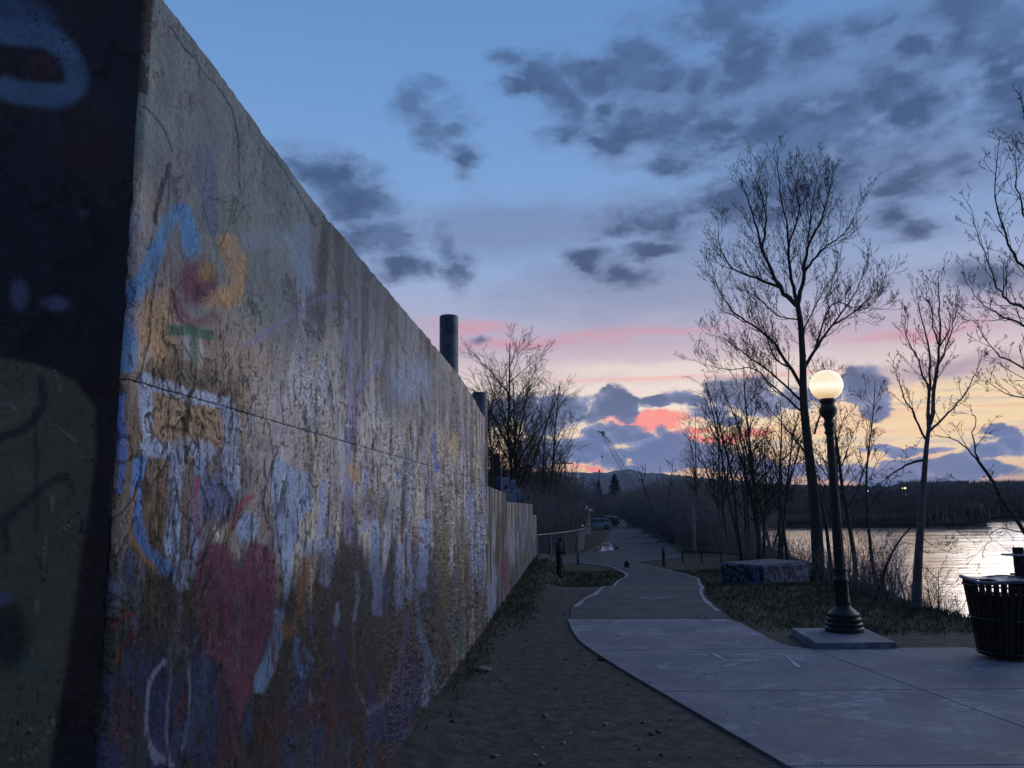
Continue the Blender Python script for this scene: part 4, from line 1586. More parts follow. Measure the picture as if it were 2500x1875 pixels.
big = px_tree('bare_tree', 'largest bare tree rising behind the street lamp, its crown against the dark cloud',
              [(1998, 1405), (1994, 1300), (1986, 1200), (1973, 1090), (1962, 980), (1960, 880), (1954, 790), (1946, 735)],
              [([(1946, 740), (1941, 715), (1926, 640), (1922, 560), (1905, 470), (1895, 362)], .11, .4),
               ([(1944, 745), (1903, 700), (1861, 605), (1836, 520), (1806, 432)], .12, -1.6),
               ([(1861, 605), (1870, 540), (1858, 470), (1830, 410)], .06, -1.2),
               ([(1905, 702), (1850, 680), (1790, 655), (1757, 600), (1752, 530)], .07, 2.0),
               ([(1948, 740), (1962, 680), (1973, 604), (2005, 536), (2024, 470), (2034, 408)], .11, 1.4),
               ([(1966, 660), (1990, 630), (2020, 600), (2068, 562), (2104, 482)], .07, -1.2),
               ([(1925, 600), (1950, 520), (1944, 460), (1952, 398)], .05, 1.6),
               ([(1973, 604), (1980, 520), (1994, 440), (1990, 420)], .045, 2.0),
               ([(1962, 902), (1985, 862), (2012, 822), (2054, 764), (2094, 705), (2122, 615)], .09, 1.2),
               ([(2040, 790), (2085, 762), (2130, 720), (2165, 668)], .045, 2.2),
               ([(1990, 850), (2030, 745), (2100, 752), (2168, 755)], .045, -2.0),
               ([(1960, 950), (1905, 860), (1857, 806), (1806, 775), (1756, 710), (1736, 640)], .085, -1.4),
               ([(1925, 895), (1890, 870), (1853, 765), (1838, 700)], .05, 1.9),
               ([(1958, 980), (1900, 925), (1832, 874), (1775, 832), (1722, 815)], .06, 2.2),
               ([(1964, 1010), (1890, 945), (1840, 900), (1770, 902), (1690, 878)], .05, -2.0),
               ([(1966, 870), (1958, 820), (2010, 710), (2060, 640)], .05, -2.2),
               ([(1950, 780), (1900, 770), (1840, 722), (1790, 700)], .04, 2.4),
               ([(1980, 1120), (1930, 1060), (1890, 1010), (1850, 960)], .05, 1.4),
               ([(1988, 1060), (2010, 980), (2016, 930)], .05, -.6)],
              33.5, .27, 11, [1.9, .75, .32], [3.3, 4.8, 5.2], .0080, M_bark, M_twig, .10, 2)

px_tree('bare_tree', 'slender pale-trunked tree standing on the bank between the lamp and the litter bin',
        [(2236, 1492), (2240, 1400), (2247, 1290), (2255, 1180), (2262, 1090), (2270, 1030)],
        [([(2270, 1035), (2283, 930), (2294, 830), (2292, 740), (2290, 662)], .055, .3),
         ([(2268, 1045), (2270, 960), (2268, 860), (2252, 780), (2236, 705)], .05, .7),
         ([(2284, 930), (2310, 850), (2330, 790), (2340, 730)], .03, -.6),
         ([(2268, 960), (2240, 880), (2212, 820), (2200, 770)], .03, -.7),
         ([(2270, 1052), (2310, 1015), (2350, 970), (2385, 910), (2400, 860)], .034, .6),
         ([(2262, 1075), (2225, 1000), (2195, 940), (2178, 880)], .032, .5),
         ([(2290, 840), (2272, 760), (2262, 700)], .022, .8),
         ([(2292, 850), (2320, 790), (2310, 720)], .022, .8),
         ([(2258, 1120), (2215, 1135), (2170, 1165), (2120, 1200)], .04, .5),
         ([(2250, 1310), (2275, 1330), (2300, 1322), (2330, 1330)], .014, .4)],
        18.9, .115, 23, [.85, .38, .16], [3.6, 6.0, 6.0], .0052, M_bark2, M_twig, .08, 2, spurlen=.045)

px_tree('bare_tree', 'tall bare tree at the right edge of the picture, only its left branches in view',
        [(2590, 1500), (2585, 1200), (2570, 900), (2555, 700), (2545, 560)],
        [([(2545, 560), (2530, 420), (2515, 330), (2496, 236)], .05, .3),
         ([(2558, 760), (2520, 690), (2480, 620), (2450, 560), (2428, 450), (2440, 330)], .05, -.8),
         ([(2565, 860), (2520, 770), (2460, 730), (2430, 690), (2395, 590), (2368, 500)], .045, .9),
         ([(2570, 930), (2500, 800), (2440, 770), (2395, 735), (2352, 668)], .04, 1.3),
         ([(2575, 1000), (2500, 900), (2430, 860), (2380, 780)], .035, -.9),
         ([(2545, 600), (2500, 520), (2480, 430), (2476, 330)], .035, -.6),
         ([(2575, 1050), (2520, 980), (2450, 960), (2400, 920)], .03, 1.0)],
        17.5, .15, 31, [.95, .42, .18], [3.4, 5.4, 6.0], .0055, M_bark, M_twig, .06, 2, spurlen=.05)

px_tree('bare_tree', 'leaning tree whose trunk slants down to the right edge above the water',
        [(2560, 1480), (2530, 1380), (2495, 1290), (2450, 1225), (2420, 1170), (2390, 1128)],
        [([(2390, 1128), (2378, 1080), (2380, 1030), (2370, 985)], .03, .4),
         ([(2392, 1132), (2350, 1085), (2300, 1065), (2240, 1068)], .028, .8),
         ([(2440, 1212), (2400, 1190), (2340, 1175), (2270, 1180)], .02, -.6),
         ([(2500, 1300), (2440, 1290), (2410, 1330), (2396, 1360)], .02, .4),
         ([(2480, 1262), (2440, 1268), (2380, 1270), (2330, 1300)], .02, -.6)],
        20.5, .10, 37, [.9, .4, .16], [2.6, 4.6, 5.0], .0055, M_bark, M_twig, .0, 2, spurlen=.05)


def gen_tree(R, H, rb, nl, Lc, dens, rmin, spread=.5, up=.05, spur=0, multi=1, fork=.35):
    tr, tw = MB(), MB()
    for s in range(multi):
        lean = Vector((R.gauss(0, .12), R.gauss(0, .12), 1)) if multi > 1 else Vector((R.gauss(0, .03), R.gauss(0, .03), 1))
        p0 = Vector((R.gauss(0, .25), R.gauss(0, .25), 0)) if multi > 1 else Vector((0, 0, 0))
        h = H * (1 if s == 0 else R.uniform(.6, .95))
        q, rr = curve_branch(R, p0, lean, h, rb, 9, .03, .045)
        tr.tube(q, rr, 7)
        for k in range(nl):
            f = fork + (.93 - fork) * (k + R.random() * .6) / nl
            x = f * 9
            i = min(int(x), 8)
            p = q[i].lerp(q[i + 1], x - i)
            a = R.uniform(0, 2 * math.pi)
            an = R.uniform(.45, .85)
            d = Vector((math.cos(a) * math.sin(an), math.sin(a) * math.sin(an), math.cos(an)))
            ln = h * spread * (1.15 - f) * R.uniform(.8, 1.2)
            r = max(rmin, rr[i] * .5)
            l, lr = curve_branch(R, p, d, ln, r, 6, up, .09)
            lr = [max(v, rmin) for v in lr]
            tr.tube(l, lr, 5)
            sprout(R, tw, l, lr, 0, Lc, rmin, dens, up * .7, spur, .15, .5)
    return tr, tw


def put_tree(name, label, X, Ybase, Ytop, y, seed, nl=14, multi=1, spread=.45, Lc=(1.3, .55), dens=(2.4, 3.6), rmin=.012, barkm=None, twigm=None, rb=None, spur=0, group=None, cat='tree', fork=.35, up=.05):
    b = AT(X, Ybase, y)
    gz = tz(b[0], b[1])
    H = AT(X, Ytop, y)[2] - gz
    R = random.Random(seed)
    t = thing(name, label, cat, (b[0], b[1], gz - .05), group=group)
    tr, tw = gen_tree(R, H * .97, rb or H * .016, nl, Lc, dens, rmin, spread, up, spur, multi, fork)
    tr.build('trunk', barkm or M_bark, t, True)
    tw.build('crown', twigm or M_twig, t)
    return t


put_tree('bare_tree', 'bare tree with an upswept fan-shaped crown of pale twigs beyond the tall wall end', 1268, 1300, 832, 62, 5, 20, 3, .62, (2.1, 1.0, .5), (2.0, 3.0, 3.2), .013, M_bark, M_twigp, .2, fork=.22)
put_tree('bare_tree', 'bushy bare tree just left of the crane, lower than the fan-shaped one', 1335, 1310, 930, 66, 6, 18, 3, .46, (2.0, .9, .45), (2.0, 3.0, 3.0), .013, M_bark, M_twigp, .15, fork=.2)
put_tree('bare_tree', 'small bare crown showing between the two steel pipes above the wall', 1150, 1300, 890, 60, 8, 16, 2, .5, (1.6, .8, .4), (2.0, 3.0, 3.0), .012, M_bark, M_twigp, .12)
put_tree('bare_tree', 'dense bare tree close against the end of the tall wall', 1205, 1300, 960, 56, 9, 18, 3, .5, (1.6, .8, .4), (2.2, 3.0, 3.0), .012, M_bark, M_twig, .1, fork=.2)
put_tree('bare_tree', 'many-stemmed bare tree left of the big one behind the graffiti block', 1860, 1385, 850, 40, 14, 14, 4, .42, (1.4, .6, .3), (2.4, 3.6, 3.4), .010, M_bark, M_twig, .11, fork=.28)
put_tree('bare_tree', 'thin bare tree just right of the lamp post, twin upright stems', 2085, 1400, 850, 31, 15, 12, 2, .34, (1.0, .5, .25), (2.4, 3.6, 4), .009, M_bark, M_twig, .10, 2, fork=.3)
put_tree('bare_tree', 'slim bare tree between the lamp post and the pale-trunked tree', 2140, 1420, 905, 26, 16, 10, 1, .32, (.9, .4, .2), (2.6, 4.0, 4), .008, M_bark, M_twig, .06, 2, fork=.35)
put_tree('bare_tree', 'straight young tree immediately left of the big tree trunk', 1925, 1400, 960, 37, 17, 10, 1, .34, (1.0, .5, .25), (2.6, 3.6, 3), .010, M_bark, M_twig, .09)
put_tree('bare_tree', 'bare tree trunk rising behind the right end of the graffiti block', 2040, 1410, 990, 33, 18, 9, 2, .34, (1.0, .4, .2), (2.4, 3.6, 3), .009, M_bark, M_twig, .09)
ORD = ('first', 'second', 'third', 'fourth', 'fifth', 'sixth', 'seventh', 'eighth', 'ninth')
for i, (X, yt, dd) in enumerate(((1820, 880, 44), (1880, 905, 50), (1755, 950, 58), (1700, 985, 75), (1800, 1010, 52), (1765, 1060, 60), (1830, 970, 46), (1725, 1050, 70), (1895, 1000, 40))):
    put_tree('bare_tree', '%s from the left in the row of thin bare trees left of the big tree' % ORD[sorted((1820, 1880, 1755, 1700, 1800, 1765, 1830, 1725, 1895)).index(X)], X, 1350, yt, dd, 60 + i, 10, 2, .4, (1.3, .6, .3), (2.4, 3.4, 3), .011, M_bark, M_twig, .10, group='thin trees along the river left of the big tree')
put_tree('dead_tree', 'small dead forked tree above the brush in the gap right of the crane', 1612, 1250, 1108, 85, 71, 5, 2, .5, (.9, .4), (.6, 1.0), .022, M_bark, M_twig, .12, fork=.5)


def conifer(name, label, X, Ybase, Ytop, y, seed, wpx):
    b = AT(X, Ybase, y)
    gz = -.7
    H = AT(X, Ytop, y)[2] - gz
    W = wpx / F * y / 2
    R = random.Random(seed)
    t = thing(name, label, 'tree', (b[0], b[1], gz))
    tr, tw = MB(), MB()
    tr.tube([(0, 0, 0), (0, 0, H * .5), (0, 0, H * .98)], [.25, .14, .03], 7)
    V, Fc = [], []
    n = 4200
    for i in range(n):
        f = R.random() ** .8
        z = H * (.06 + .94 * f)
        a = R.uniform(0, 2 * math.pi)
        rm = W * ((1 - f) ** .65) * (.75 + .5 * R.random()) * (1 + .18 * math.sin(f * 40 + a * 2))
        r = rm * R.uniform(.35, 1)
        c = Vector((r * math.cos(a), r * math.sin(a), z - r * .15))
        d = Vector((math.cos(a), math.sin(a), -.25 + R.gauss(0, .25))).normalized() * R.uniform(.25, .6) * (H / 9)
        s = Vector((-math.sin(a), math.cos(a), R.gauss(0, .3))).normalized() * R.uniform(.08, .2) * (H / 9)
        k = len(V)
        V += [c - d * .5 - s, c - d * .5 + s, c + d * .7]
        Fc.append((k, k + 1, k + 2))
    tr.build('trunk', M_bark, t)
    tw.raw(V, Fc)
    tw.build('crown', mat('conifer_needles', (.022, .032, .026), .95, .4, 2, 0, 10, spec=.1), t)
    return t


conifer('conifer', 'broad dark conifer at the end of the road below the mountains', 1503, 1252, 1158, 330, 1, 52)
conifer('conifer', 'small round-topped evergreen left of the broad conifer', 1463, 1252, 1174, 340, 2, 26)


def thicket_proto(seed, H=3.0, W=2.6, n=330, rmin=.010):
    R = random.Random(seed)
    m = MB()
    for i in range(n):
        a, rr = R.uniform(0, 6.283), W * math.sqrt(R.random()) * .8
        p = Vector((rr * math.cos(a), rr * math.sin(a), 0))
        d = Vector((math.cos(a) * .25 * rr / W + R.gauss(0, .2), math.sin(a) * .25 * rr / W + R.gauss(0, .2), 1))
        h = H * R.uniform(.45, 1.0) * (1 - .35 * (rr / W) ** 2)
        q, rd = curve_branch(R, p, d, h, R.uniform(.010, .022), 4, .0, .12)
        rd = [max(v, rmin) for v in rd]
        m.tube(q, rd, 3, False)
        for k in range(5):
            x = R.uniform(.5, 3.9)
            j = int(x)
            pp = q[j].lerp(q[min(j + 1, 4)], x - j)
            dd = Vector((R.gauss(0, .7), R.gauss(0, .7), R.uniform(.3, 1)))
            e, rd2 = curve_branch(R, pp, dd, h * R.uniform(.15, .35), rmin, 2, .02, .15)
            m.tube(e, [rmin, rmin * .8, rmin * .6], 3, False)
    return m


sparse = [thicket_proto(s, 3.0, 2.6, 70, .010).build('stems', M_thick) for s in (11, 12, 13)]
brush = [thicket_proto(s, 3.0, 2.6, 300, .011).build('stems', M_thick) for s in (1, 2, 3)]


used = set()


def put_brush(i, X, Ybase, y, sc, zs, label, group, cat='bush', protos=None):
    b = AT(X, Ybase, y)
    g = tz(b[0], b[1])
    src = (protos or brush)[i % 3]
    t = thing('bush', label, cat, (b[0], b[1], g - .05), R0.uniform(0, 6.28), group)
    t.scale = (sc, sc, zs)
    if src.name not in used:
        c = src
        used.add(src.name)
    else:
        c = src.copy()
        COL.objects.link(c)
    c.parent = t
    return t


R0 = random.Random(99)
bi = 0
# mass left of the road (behind the low wall to the fence)
for X, y, sc, zs in [(1215, 52, 1.2, 1.6), (1245, 54, 1.2, 1.7), (1275, 58, 1.3, 1.7), (1300, 60, 1.3, 1.7), (1325, 62, 1.4, 1.9), (1335, 66, 1.2, 1.9), (1345, 70, 1.2, 1.9), (1350, 80, 1.3, 2.1),
                     (1290, 80, 1.8, 2.6), (1335, 88, 1.9, 2.7), (1340, 96, 1.6, 2.7), (1345, 105, 1.6, 2.6), (1250, 76, 1.8, 2.8), (1310, 66, 1.3, 2.6), (1230, 70, 1.7, 2.6), (1345, 76, 1.2, 2.8), (1400, 125, 2.2, 2.9), (1385, 108, 1.5, 2.2),
                     (1425, 160, 1.8, 1.6), (1410, 140, 2.0, 2.4)]:
    put_brush(bi, X, 1290, y, sc, zs, 'bare dark undergrowth crowded between the low wall and the road', 'undergrowth left of the road')
    bi += 1
# mass right of the road along the river
for X, y, sc, zs in [(1560, 190, 2.8, 2.6), (1590, 160, 2.6, 2.7), (1620, 135, 2.3, 2.5), (1650, 115, 2.1, 2.3), (1680, 100, 2.0, 2.3), (1600, 120, 2.0, 2.0), (1640, 95, 1.8, 1.9), (1700, 84, 1.8, 2.0),
                     (1665, 82, 1.6, 1.7), (1720, 72, 1.6, 1.8), (1750, 64, 1.4, 1.6), (1690, 70, 1.4, 1.5), (1730, 110, 2.2, 2.6), (1700, 130, 2.5, 3.0), (1760, 90, 2.0, 2.3), (1790, 78, 1.8, 1.9),
                     (1575, 230, 3.2, 3.2), (1640, 180, 3.0, 3.6), (1540, 280, 3.6, 3.2), (1670, 150, 2.6, 3.3), (1745, 56, 1.2, 1.15),
                     (1620, 210, 3.2, 3.6), (1600, 260, 3.6, 3.8), (1510, 320, 2.5, 1.6)]:
    put_brush(bi, X, 1290, y, sc, zs, 'leafless brush massed along the riverside right of the road', 'brush along the river right of the road')
    bi += 1
# low scrub on the bank in front of the water
for X, Y, sc, zs in [(1800, 1360, .9, .8), (1835, 1370, .8, .8), (1860, 1378, .7, .7), (1890, 1385, .7, .7), (1930, 1392, .6, .6), (1965, 1398, .6, .6), (2030, 1420, .5, .5), (2065, 1430, .45, .55), (2100, 1440, .4, .5), (2135, 1452, .38, .42), (2170, 1466, .34, .36),
                     (2200, 1480, .3, .26), (2290, 1492, .3, .26), (2330, 1500, .3, .34), (2365, 1506, .3, .3), (2270, 1488, .25, .2), (2150, 1450, .4, .5), (2005, 1410, .5, .5)]:
    P = G(X, Y)
    put_brush(bi, X, Y, P[1] + .6, sc, zs, 'low tangle of bare scrub at the top of the river bank', 'scrub along the bank edge', protos=sparse)
    bi += 1
# twiggy saplings against the water
for i, (X, Y, yt) in enumerate([(2120, 1450, 1290), (2165, 1465, 1300), (2310, 1500, 1380), (2080, 1440, 1260), (2350, 1505, 1400), (2195, 1478, 1390)]):
    P = G(X, Y)
    put_tree('sapling', ['twiggy sapling on the bank just right of the lamp post', 'twiggy sapling at the bank beside the leaning thin trunk', 'low bare sapling between the litter bin and the pale-trunked tree', 'twiggy sapling directly behind the lamp post on the bank', 'low bare sapling just left of the litter bin rim', 'small sapling touching the left side of the pale-trunked tree'][i], X, Y, yt, P[1] + .7, 200 + i, 9, 2, .6, (.5, .3), (5, 7), .0045, M_bark, M_twig, .018, group='saplings on the bank', fork=.15)
px_tree('leaning_sapling', 'thin bare trunk leaning right across the bright water', [(2130, 1475), (2150, 1425), (2168, 1370), (2196, 1320), (2226, 1284)],
        [([(2168, 1370), (2160, 1330), (2178, 1290)], .012, .2), ([(2150, 1425), (2110, 1440), (2080, 1490)], .014, .3), ([(2196, 1320), (2230, 1330), (2262, 1352)], .01, .3)],
        20.6, .045, 51, [.6, .25], [3.4, 5], .005, M_bark, M_twig, .02, 0)


# far-off wood across the river
def far_wood():
    R = np.random.default_rng(5)
    V, Fc = [], []
    n = 26000
    for band, (cnt, y0, y1, h0, h1) in enumerate(((26000, 150, 215, 1.2, 4.2), (9000, 212, 300, 3.0, 6.5), (9000, 300, 520, 4, 8), (9000, 520, 900, 5, 9))):
        yy = R.uniform(y0, y1, cnt)
        a = R.uniform(.20, .66, cnt)
        xx = np.tan(a) * yy
        ok = inpoly(xx, yy, FAR)
        xx, yy = xx[ok], yy[ok]
        zz = terrain(xx, yy)
        hh = R.uniform(h0, h1, len(xx)) * (.55 + .8 * fbm(xx * .03, yy * .01, 3, 9))
        if band == 0:
            hh = hh * (.28 + .72 * sstep(60, 100, xx))
        for x, y, z, h in zip(xx, yy, zz, hh):
            k = len(V)
            w = h * .10
            lean = R.normal() * .12 * h
            V += [(x - w, y, z), (x + w, y, z), (x + lean + w * .5, y + .3, z + h * .7), (x + lean, y, z + h), (x + lean - w * 1.0, y - .3, z + h * .6)]
            Fc.append((k, k + 1, k + 2, k + 3, k + 4))
    # left bank wood closing the view beyond the road
    yy = R.uniform(300, 420, 5000)
    a = R.uniform(-.08, .26, 5000)
    for y, q in zip(yy, a):
        x = math.tan(q) * y
        z, h = -.8, R.uniform(4, 9)
        k = len(V)
        w = h * .08
        V += [(x - w, y, z), (x + w, y, z), (x + w, y + .3, z + h * .7), (x, y, z + h), (x - w, y - .3, z + h * .6)]
        Fc.append((k, k + 1, k + 2, k + 3, k + 4))
    o = mesh('far_wood', V, Fc, mat('far_wood_twigs', (.085, .078, .076), 1, .35, .05, 0, 10, spec=.05))
    tag(o, 'dark leafless wood covering the far side of the river', 'woodland', kind='stuff')


far_wood()

# ------------------------------------------------------------------ grass, litter, gravel


def grass():
    R = np.random.default_rng(12)
    V, Fc = [], []
    spots = []
    n = 0
    while n < 17000:
        y = R.uniform(6, 40) if R.random() < .8 else R.uniform(10, 24)
        x = R.uniform(-1.9 + y * .07, 14)
        g = float(grassness(np.array(x), np.array(y)))
        if R.random() > g * 1.1 * (.4 + .9 * float(vnoise(x * 1.2, y * 1.2, 3))) or x > np.interp(y, BANK[:, 0], BANK[:, 1]) + 1.2:
            n += .15
            continue
        spots.append((x, y))
        n += 1
    sp = np.array(spots)
    # keep off paving
    ok = ~inpoly(sp[:, 0], sp[:, 1], np.array(plaza)) & ~inpoly(sp[:, 0], sp[:, 1], np.array([p for p in pl_L] + [p for p in road[::-1]] + [p for p in pl_R[::-1]]))
    sp = sp[ok]
    zz = terrain(sp[:, 0], sp[:, 1])
    for (x, y), z in zip(sp, zz):
        for b in range(3):
            a = R.uniform(0, 6.28)
            h = R.uniform(.04, .13) * (1.5 if x > 9 else 1)
            w = .004 + y * .0003
            lx, ly = R.normal(0, .4 * h, 2)
            ox, oy = R.normal(0, .03, 2)
            k = len(V)
            dx, dy = math.cos(a) * w, math.sin(a) * w
            V += [(x + ox - dx, y + oy - dy, z - .01), (x + ox + dx, y + oy + dy, z - .01), (x + ox + lx, y + oy + ly, z + h)]
            Fc.append((k, k + 1, k + 2))
    o = mesh('grass', np.array(V), np.array(Fc), mat('winter_grass', (.075, .10, .04), .9, .4, .8, 0, 10, spec=.15, c2=(.13, .115, .07)))
    tag(o, 'thin winter grass along the wall foot and the bank', 'grass', kind='stuff')


grass()


def litter():
    R = np.random.default_rng(15)
    V, Fc = [], []
    on = 0
    while on < 1300:
        y = R.uniform(4.5, 24)
        x = R.uniform(-1.7 + y * .073, 3.2 - y * .08 + 1.5)
        if inpoly(np.array(x), np.array(y), np.array(plaza)) and R.random() < .97:
            continue
        r = R.uniform(.004, .016) if R.random() < .93 else R.uniform(.02, .05)
        k = len(V)
        c = np.array([x, y, tz(x, y) + r * .25 + .0])
        q = R.normal(0, 1, (6, 3)) * .12 + np.array([(1, 0, 0), (0, 1, 0), (-1, 0, 0), (0, -1, 0), (0, 0, .6), (0, 0, -.6)])
        V += list(c + q * r)
        Fc += [(k, k + 1, k + 4), (k + 1, k + 2, k + 4), (k + 2, k + 3, k + 4), (k + 3, k, k + 4), (k + 1, k, k + 5), (k + 2, k + 1, k + 5), (k + 3, k + 2, k + 5), (k, k + 3, k + 5)]
        on += 1
    for i in range(900):
        y = R.uniform(4.5, 26)
        x = R.uniform(-1.7 + y * .073, 3.0 if y < 15 else 9)
        z = tz(x, y) + (.045 if inpoly(np.array(x), np.array(y), np.array(plaza)) else .012)
        a, l = R.uniform(0, 6.28), R.uniform(.012, .035)
        c, d, e = np.array([x, y, z]), np.array([math.cos(a), math.sin(a), R.normal() * .25]) * l, np.array([-math.sin(a), math.cos(a), R.normal() * .25]) * l * .5
        k = len(V)
        V += [c - d, c - e, c + d, c + e]
        Fc += [(k, k + 1, k + 2), (k, k + 2, k + 3)]
    o = mesh('gravel', np.array(V), np.array(Fc), mat('grey_gravel', (.13, .125, .12), .9, .7, .9, 0, 10, c2=(.30, .29, .28)))
    tag(o, 'scattered gravel and bits of litter on the dirt strip', 'gravel', kind='stuff')


litter()

# ------------------------------------------------------------------ street lamp
M_iron = mat('black_cast_iron', (.012, .012, .013), .45, .3, 5, .25, 40, metal=.2, spec=.5)
bp_ = G(2062, 1541, .13)
lamp = thing('street_lamp', 'lit globe lamp on a black cast-iron post beside the path', 'street lamp', (bp_[0], bp_[1], .13), .2)
MB().lathe([(.345, 0), (.345, .07), (.32, .09), (.33, .15), (.30, .17), (.31, .24), (.28, .26), (.285, .32), (.25, .35), (.19, .40), (.155, .44), (.14, .48)], k=28).build('base', M_iron, lamp, False)
m = MB()
prof = [(.14, .46), (.132, .54), (.122, .90), (.138, .92), (.138, .96), (.12, .98), (.118, 1.10), (.133, 1.12), (.133, 1.15), (.115, 1.17)]
m.lathe(prof, k=24)
m.build('collar', M_iron, lamp, True)
m = MB()
nf = 16                                            # fluted shaft
zs = [1.15, 1.6, 2.2, 2.8, 3.3, 3.7]
b0 = 0
for z in zs:
    rr = .100 - (.100 - .068) * (z - 1.0) / 2.7
    for j in range(nf * 4):
        t = 2 * math.pi * j / (nf * 4)
        r = rr * (1 + .05 * math.cos(nf * t))
        m.V.append((r * math.cos(t), r * math.sin(t), z))
k = nf * 4
for i in range(len(zs) - 1):
    for j in range(k):
        m.F.append((i * k + j, i * k + (j + 1) % k, (i + 1) * k + (j + 1) % k, (i + 1) * k + j))
m.build('post', M_iron, lamp, True)
MB().lathe([(.075, 3.69), (.10, 3.72), (.10, 3.75), (.08, 3.78), (.10, 3.86), (.112, 3.90), (.09, 3.94), (.075, 3.97), (.10, 4.02), (.15, 4.08), (.168, 4.15), (.165, 4.20), (.13, 4.26), (.12, 4.30), (.145, 4.33), (.15, 4.38), (.13, 4.40)],
           k=28).build('fitter', M_iron, lamp, True)


def globe_mat():
    m_ = bpy.data.materials.new('lit_opal_globe')
    m_.use_nodes = True
    N = NT(m_.node_tree)
    sep = N.n('ShaderNodeSeparateXYZ')
    N.link(N.n('ShaderNodeTexCoord').outputs['Object'], sep.inputs[0])
    h = N.ss(sep.outputs[2], 4.38, 4.75)
    n = N.noise(N.n('ShaderNodeTexCoord').outputs['Object'], 6, 3, .5)
    h = N.m('ADD', h, N.m('MULTIPLY', N.m('SUBTRACT', n, .5), .2))
    col = N.ramp(h, [(0, (.70, .47, .26)), (.3, (.95, .74, .46)), (.55, (1.05, .95, .74)), (.8, (1.15, 1.06, .86)), (1, (.98, .86, .62))])
    e = N.n('ShaderNodeEmission')
    N.link(col, e.inputs[0])
    e.inputs[1].default_value = .98
    d = N.n('ShaderNodeBsdfPrincipled')
    d.inputs['Base Color'].default_value = (.1, .1, .1, 1)
    d.inputs['Roughness'].default_value = .2
    ad = N.n('ShaderNodeAddShader')
    N.link(e.outputs[0], ad.inputs[0])
    N.link(d.outputs[0], ad.inputs[1])
    o = N.n('ShaderNodeOutputMaterial')
    N.link(ad.outputs[0], o.inputs[0])
    return m_


gp_ = []
gr, gc = .312, 4.665
for i in range(25):
    a = -math.pi / 2 + .48 + (math.pi - .48) * i / 24
    gp_.append((max(.001, gr * math.cos(a)), gc + gr * .97 * math.sin(a)))
MB().lathe(gp_, k=40).build('globe', globe_mat(), lamp, True)
# concrete pad under the lamp
pad = thing('lamp_footing', 'square concrete pad under the street lamp', 'footing', (0, 0, 0))
cs = [G(*p, .13) for p in ((1930, 1533), (2112, 1533), (2190, 1568), (1992, 1570))]
m = MB()
m.raw([(p[0], p[1], -.1) for p in cs] + [(p[0], p[1], .13) for p in cs], [(0, 1, 2, 3), (7, 6, 5, 4), (0, 4, 5, 1), (1, 5, 6, 2), (2, 6, 7, 3), (3, 7, 4, 0)])
o = m.build('pad_block', M_conc, pad)
bm = bmesh.new()
bm.from_mesh(o.data)
bmesh.ops.recalc_face_normals(bm, faces=bm.faces[:])
bmesh.ops.bevel(bm, geom=bm.edges[:], offset=.02, segments=2, affect='EDGES')
bm.to_mesh(o.data)
bm.free()

# ------------------------------------------------------------------ graffiti block
M_block = None


def block_paint():
    m_ = bpy.data.materials.new('painted_block')
    m_.use_nodes = True
    N = NT(m_.node_tree)
    P = N.n('ShaderNodeTexCoord').outputs['Object']
    n1 = N.noise(P, 2.4, 4, .6)
    n2 = N.noise(N.v('MULTIPLY', P, (3, 3, 1)), 4, 5, .65)
    col = N.ramp(n1, [(.34, (.02, .03, .08)), (.45, (.03, .05, .06)), (.5, (.22, .27, .42)), (.56, (.012, .014, .03)), (.64, (.05, .06, .09)), (.7, (.10, .03, .045))])
    col = N.mix(N.ss(n2, .5, .62), col, (.035, .045, .085))
    sep = N.n('ShaderNodeSeparateXYZ')
    N.link(P, sep.inputs[0])
    col = N.mix(N.ss(sep.outputs[2], .80, .84), col, (.10, .115, .15))
    col = N.v('SCALE', col, scale=.85)
    bs = N.n('ShaderNodeBsdfPrincipled')
    N.link(col, bs.inputs['Base Color'])
    bs.inputs['Roughness'].default_value = .7
    bs.inputs['Specular IOR Level'].default_value = .2
    bp = N.n('ShaderNodeBump')
    bp.inputs['Distance'].default_value = .02
    N.link(N.noise(P, 14, 5, .6), bp.inputs['Height'])
    N.link(bp.outputs[0], bs.inputs['Normal'])
    o_ = N.n('ShaderNodeOutputMaterial')
    N.link(bs.outputs[0], o_.inputs[0])
    return m_


gz = -.55
a_, b_, c_ = G(1762, 1427, gz), G(1862, 1438, gz), G(1980, 1424, gz)
blk = thing('concrete_block', 'low concrete block covered in blue graffiti on the lawn', 'block', (0, 0, 0))
ab = Vector((b_[0] - a_[0], b_[1] - a_[1], 0))
top = AT(1862, 1381, b_[1])[2]
blk.location = (a_[0], a_[1], gz)
bc = Vector((c_[0] - b_[0], c_[1] - b_[1], 0))
q = [Vector((0, 0, 0)), ab, ab + bc, bc]
hh = top - gz
m = MB()
ins = [Vector((-.06, .0, 0)), Vector((0, -.06, 0)), Vector((.0, .05, 0)), Vector((0, .1, 0))]
m.raw([(p[0], p[1], -.2) for p in q] + [(p[0] + i_[0], p[1] + i_[1], hh) for p, i_ in zip(q, ins)],
      [(0, 1, 2, 3), (7, 6, 5, 4), (0, 4, 5, 1), (1, 5, 6, 2), (2, 6, 7, 3), (3, 7, 4, 0)])
o = m.build('block_body', block_paint(), blk)
bm = bmesh.new()
bm.from_mesh(o.data)
bmesh.ops.recalc_face_normals(bm, faces=bm.faces[:])
bmesh.ops.bevel(bm, geom=bm.edges[:], offset=.07, segments=3, affect='EDGES')
bm.to_mesh(o.data)
bm.free()
# white flap of paint over the top edge and a dark oval at its left
m = MB()
u1 = ab.normalized()
nf_ = Vector((u1[1], -u1[0], 0))
if nf_[1] > 0:
    nf_ = -nf_


def on(sv, z, off=.012):
    return u1 * sv + nf_ * off + Vector((0, 0, z))


